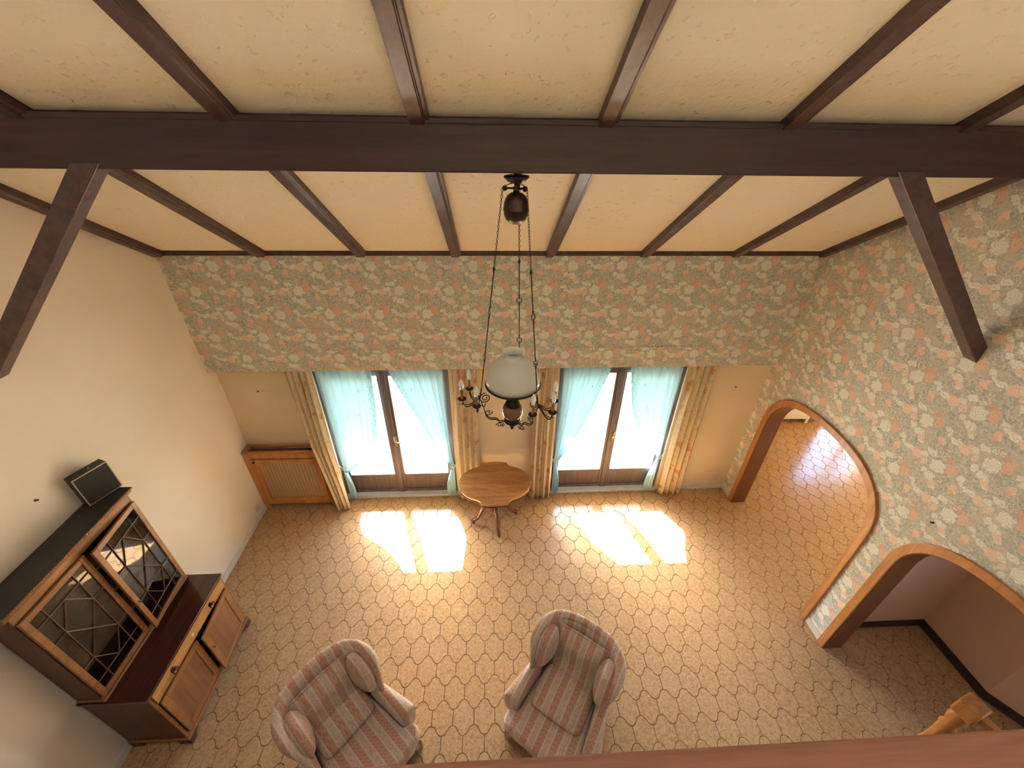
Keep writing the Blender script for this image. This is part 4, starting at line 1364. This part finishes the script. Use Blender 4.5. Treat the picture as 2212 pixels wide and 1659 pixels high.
G().lathe([(0.0, zl(4.312)), (0.016, zl(4.311)), (0.019, zl(4.303)), (0.034, zl(4.301)), (0.052, zl(4.287)), (0.065, zl(4.262)), (0.071, zl(4.230)), (0.0715, zl(4.219)), (0.0735, zl(4.216)), (0.0715, zl(4.213)), (0.068, zl(4.188)), (0.057, zl(4.163)), (0.037, zl(4.145)), (0.016, zl(4.138)), (0.0, zl(4.137))], 28).build('counterweight', M['bronze'], e, smooth=True)
ARMS = (195, 313, 75)
PUL = 0.066
for a in ARMS:
    ca, sa = cos(radians(a)), sin(radians(a))
    g = G()
    g.tube([(0.01 * ca, 0.01 * sa, zl(4.325)), (PUL * ca, PUL * sa, zl(4.327))], 0.006, 6)
    g.tube([(PUL * ca - sa * k, PUL * sa + ca * k, zl(4.327)) for k in (-0.006, 0.006)], 0.014, 12)
    g.tube([(0.012 * ca, 0.012 * sa, zl(4.352)), (PUL * 0.7 * ca, PUL * 0.7 * sa, zl(4.345)), (PUL * 1.1 * ca, PUL * 1.1 * sa, zl(4.335))], 0.0025, 6)
    g.build('pulley', M['iron'], e, smooth=True)
    top = Vector(((PUL + 0.013) * ca, (PUL + 0.013) * sa, zl(4.325)))
    bot = Vector((0.232 * ca, 0.232 * sa, zl(3.045)))
    d = (bot - top); L = d.length; dn = d.normalized()
    side = Vector((-sa, ca, 0))
    nrm = dn.cross(side)
    # chain links
    cl = 0.335 * L
    g = G(); nl = int(cl / 0.0155)
    for k in range(nl):
        c = top + dn * (k + 0.5) * cl / nl
        ax = side if k % 2 else nrm
        g.tube([c + dn * 0.0095 * cos(t) + ax * 0.0052 * sin(t) for t in [2 * pi * q / 8 for q in range(8)]], 0.0017, 4, True)
    g.build('chain', M['iron'], e)
    def quat(c):
        gg = G()
        for q in range(4):
            t0 = pi / 4 + q * pi / 2
            cc = c + (dn * cos(t0) + side * sin(t0)) * 0.010
            gg.tube([cc + (dn * cos(t) + side * sin(t)) * 0.0105 for t in [t0 - 2.0 + 4.0 * w / 9 for w in range(10)]], 0.0025, 5)
        for sg in (-1, 1):
            gg.tube([c + dn * sg * 0.02, c + dn * sg * 0.034], [0.004, 0.006], 6)
            gg.tube([c + dn * sg * 0.034, c + dn * sg * 0.045], [0.006, 0.0035], 6)
        return gg
    p1, p2 = 0.555 * L, 0.80 * L
    g = G(); g.tube([top + dn * (cl - 0.006), top + dn * (cl + 0.012)], [0.004, 0.009], 8); g.tube([top + dn * (cl + 0.012), top + dn * (cl + 0.03)], [0.006, 0.004], 8)
    g.tube([top + dn * (cl + 0.01), top + dn * (p1 - 0.04)], 0.0036, 8); g.tube([top + dn * (p1 + 0.04), top + dn * (p2 - 0.04)], 0.0036, 8); g.tube([top + dn * (p2 + 0.04), bot], 0.0036, 8)
    g.build('rod', M['iron'], e, smooth=True)
    for pp in (p1, p2):
        quat(top + dn * pp).build('rod_ornament', M['bronze'], e, smooth=True)
# opal shade
zr = zl(3.052)
prof = [(0.193, 0.0), (0.190, 0.045), (0.178, 0.095), (0.155, 0.142), (0.122, 0.176), (0.085, 0.194), (0.062, 0.200), (0.055, 0.210), (0.056, 0.222), (0.053, 0.228), (0.055, 0.236), (0.066, 0.248), (0.076, 0.257),
        (0.073, 0.259), (0.063, 0.251), (0.051, 0.238), (0.049, 0.212), (0.058, 0.196), (0.083, 0.189), (0.120, 0.171), (0.152, 0.138), (0.175, 0.092), (0.187, 0.043), (0.189, 0.0)]
G().lathe(prof, 40, (0, 0, zr)).build('shade', M['opal'], e, smooth=True)
g = G(); g.tube([(0.193 * cos(t), 0.193 * sin(t), zr - 0.003) for t in [2 * pi * k / 48 for k in range(48)]], 0.008, 8, True)
for k in range(3):
    a = radians(ARMS[k]); g.tube([(0.19 * cos(a), 0.19 * sin(a), zr - 0.006), (0.03 * cos(a), 0.03 * sin(a), zl(2.93))], 0.003, 6)
g.build('shade_ring', M['iron'], e, smooth=True)
G().lathe([(0.0, zl(2.97)), (0.03, zl(2.968)), (0.036, zl(2.945)), (0.03, zl(2.925)), (0.028, zl(2.905)), (0.045, zl(2.90)), (0.047, zl(2.885)), (0.055, zl(2.878)), (0.055, zl(2.866)), (0.0, zl(2.866))], 24).build('burner', M['iron'], e, smooth=True)
G().lathe([(0.05, zl(2.868)), (0.066, zl(2.853)), (0.076, zl(2.822)), (0.077, zl(2.80)), (0.070, zl(2.77)), (0.056, zl(2.752)), (0.05, zl(2.748))], 28).build('font_vase', M['ceramic'], e, smooth=True)
G().lathe([(0.058, zl(2.768)), (0.067, zl(2.758)), (0.068, zl(2.742)), (0.060, zl(2.735)), (0.066, zl(2.726)), (0.060, zl(2.708)), (0.035, zl(2.694)), (0.014, zl(2.688)), (0.012, zl(2.675)), (0.018, zl(2.665)), (0.014, zl(2.645)), (0.005, zl(2.632)), (0.0, zl(2.63))], 24).build('cup', M['iron'], e, smooth=True)
def spiral(c, ex, ez, r0, turns, n=30):
    return [c + (ex * cos(t) + ez * sin(t)) * r0 * (1 - 0.82 * k / n) for k in range(n + 1) for t in [2 * pi * turns * k / n]]
for a in ARMS:
    ca, sa = cos(radians(a)), sin(radians(a))
    er, et, ez = Vector((ca, sa, 0)), Vector((-sa, ca, 0)), Vector((0, 0, 1))
    def R(r_, z): return er * r_ + ez * zl(z)
    g = G()
    for dz in (0.0, 0.014):
        g.tube(catmull([R(0.058, 2.722 + dz), R(0.095, 2.722 + dz), R(0.125, 2.755 + dz), R(0.165, 2.765 + dz), R(0.200, 2.80 + dz), R(0.215, 2.86), R(0.23, 2.92), R(0.245, 2.965)], 5), 0.0042, 6)
    g.tube(spiral(R(0.105, 2.70), er, ez, 0.022, 1.3), 0.0036, 5)
    g.tube(spiral(R(0.075, 2.695), er, ez, 0.017, -1.3), 0.0034, 5)
    g.tube(spiral(R(0.185, 2.835), -er, -ez, 0.030, 1.2), 0.0038, 5)
    g.tube(spiral(R(0.205, 2.965), ez, er, 0.044, 1.9, 44), 0.0040, 6)
    g.tube([R(0.205, 2.915), R(0.215, 2.89), R(0.235, 2.905)], 0.004, 6)
    g.tube(catmull([R(0.232, 3.05), R(0.24, 3.0), R(0.245, 2.965)], 5), 0.005, 6)
    g.tube(spiral(R(0.262, 2.985), er, ez, 0.018, 1.2), 0.0034, 5)
    arm = g.build('arm', M['iron'], e, smooth=True)
    for off, rad in ((-21, 0.315), (0, 0.372), (21, 0.315)):
        b = radians(a + off)
        pc = Vector((rad * cos(b), rad * sin(b), zl(2.985)))
        h = R(0.245, 2.968)
        m_ = h.lerp(pc, 0.5); m_.z = zl(2.925)
        m2 = h.lerp(pc, 0.85); m2.z = zl(2.922)
        gg = G().tube(catmull([h, h.lerp(pc, 0.22) + Vector((0, 0, -0.012)), m_, m2, pc + Vector((0, 0, -0.004))], 5), 0.0042, 6)
        gg.tube(catmull([h + Vector((0, 0, .012)), h.lerp(pc, 0.25) + Vector((0, 0, 0.0)), m_ + Vector((0, 0, .014)), m2 + Vector((0, 0, .016))], 5), 0.0032, 6)
        gg.tube([pc + Vector((0, 0, -0.03)), pc + Vector((0, 0, -0.046))], [0.006, 0.003], 6)
        gg.build('branch', M['iron'], arm, smooth=True)
        G().lathe([(0.0, -0.004), (0.014, -0.004), (0.026, 0.002), (0.030, 0.009), (0.027, 0.008), (0.013, 0.003), (0.013, 0.016), (0.0, 0.016)], 18, pc).build('drip_pan', M['iron'], arm, smooth=True)
        G().lathe([(0.0, 0.004), (0.0098, 0.004), (0.0098, 0.088), (0.0, 0.088)], 14, pc).build('candle_sleeve', M['candle'], arm, smooth=False)
        G().lathe([(0.009, 0.086), (0.013, 0.100), (0.0165, 0.118), (0.015, 0.136), (0.010, 0.155), (0.005, 0.168), (0.0, 0.174)], 14, pc).build('bulb', M['bulb'], arm, smooth=True)

# ================================================================== sockets, hooks
def socket(loc, normal, label):
    rz = {'x': radians(90), 'y': 0, '-x': radians(-90)}[normal]
    e = empty('wall_socket', loc, rz, label, 'wall socket')
    # local -y faces the room
    G().box(-0.036, 0.036, -0.010, 0.0, -0.036, 0.036).build('plate', M['plastic'], e, bevel=0.003)
    for dx_ in (-0.010, 0.010):
        G().tube([(dx_, -0.0115, 0), (dx_, -0.009, 0)], 0.004, 8).build('pin_hole', M['hole'], e)
    return e
socket((3.30, YW, 0.205), 'y', 'cream wall socket above the skirting beside the arch')
socket((XL, 3.93, 0.175), 'x', 'cream wall socket above the skirting in front of the radiator cover')
def hook(loc, d, label):
    e = empty('wall_hook', loc, 0, label, 'hook')
    d = Vector(d)
    G().tube([(0, 0, 0), d * 0.02, d * 0.026 + Vector((0, 0, 0.012))], 0.004, 6).build('pin', M['iron'], e)
    G().tube([(0, 0, 0), d * 0.003], 0.009, 10).build('washer', M['bronze'], e)
hook((-2.793, YW - 0.003, 1.86), (0, -1, 0), 'small dark hook on the bare wall above the radiator cover')
hook((3.075, YW, 1.82), (0, -1, 0), 'small dark hook on the bare wall beside the arch')
hook((XL, 2.13, 2.366), (1, 0, 0), 'tiny nail in the cream wall above the loudspeaker')
hook((XR, 1.975, 2.02), (-1, 0, 0), 'tiny nail in the flowered wall above the alcove arch')

# ================================================================== neighbouring room: white radiator cover and curtain
e = empty('white_radiator_cover', (5.43, 5.72, 0), label='white radiator cover seen low through the arched opening', cat='radiator cover')
g = G(); g.box(-0.5, -0.44, 0, 0.03, 0, 0.9); g.box(0.28, 0.335, 0, 0.03, 0, 0.9); g.box(-0.44, 0.28, 0, 0.03, 0.10, 0.19); g.box(-0.44, 0.28, 0, 0.03, 0.80, 0.9)
g.build('face_frame', M['white'], e, bevel=0.004)
G().box(-0.44, 0.28, 0.012, 0.02, 0.19, 0.80).build('front_panel', M['white'], e)
G().box(-0.51, 0.345, -0.01, 0.26, 0.9, 0.925).build('top', M['white'], e, bevel=0.004)
G().box(-0.5, -0.48, 0.03, 0.25, 0, 0.9).build('side_panel', M['white'], e)
G().box(0.315, 0.335, 0.03, 0.25, 0, 0.9).build('side_panel', M['white'], e)
o = drape('floral_curtain', (5.80, 6.12), (5.81, 6.10), 5.82, 5.78, 2.3, 0.012, 4, 'brownish floral curtain end seen through the arched opening')
e = empty('curtain_rail', (6.9, 5.82, 2.31), label='white curtain rail over the neighbouring room window', cat='curtain rail')
G().box(-1.15, 1.15, -0.012, 0.18, -0.01, 0.01).build('track', M['white'], e)
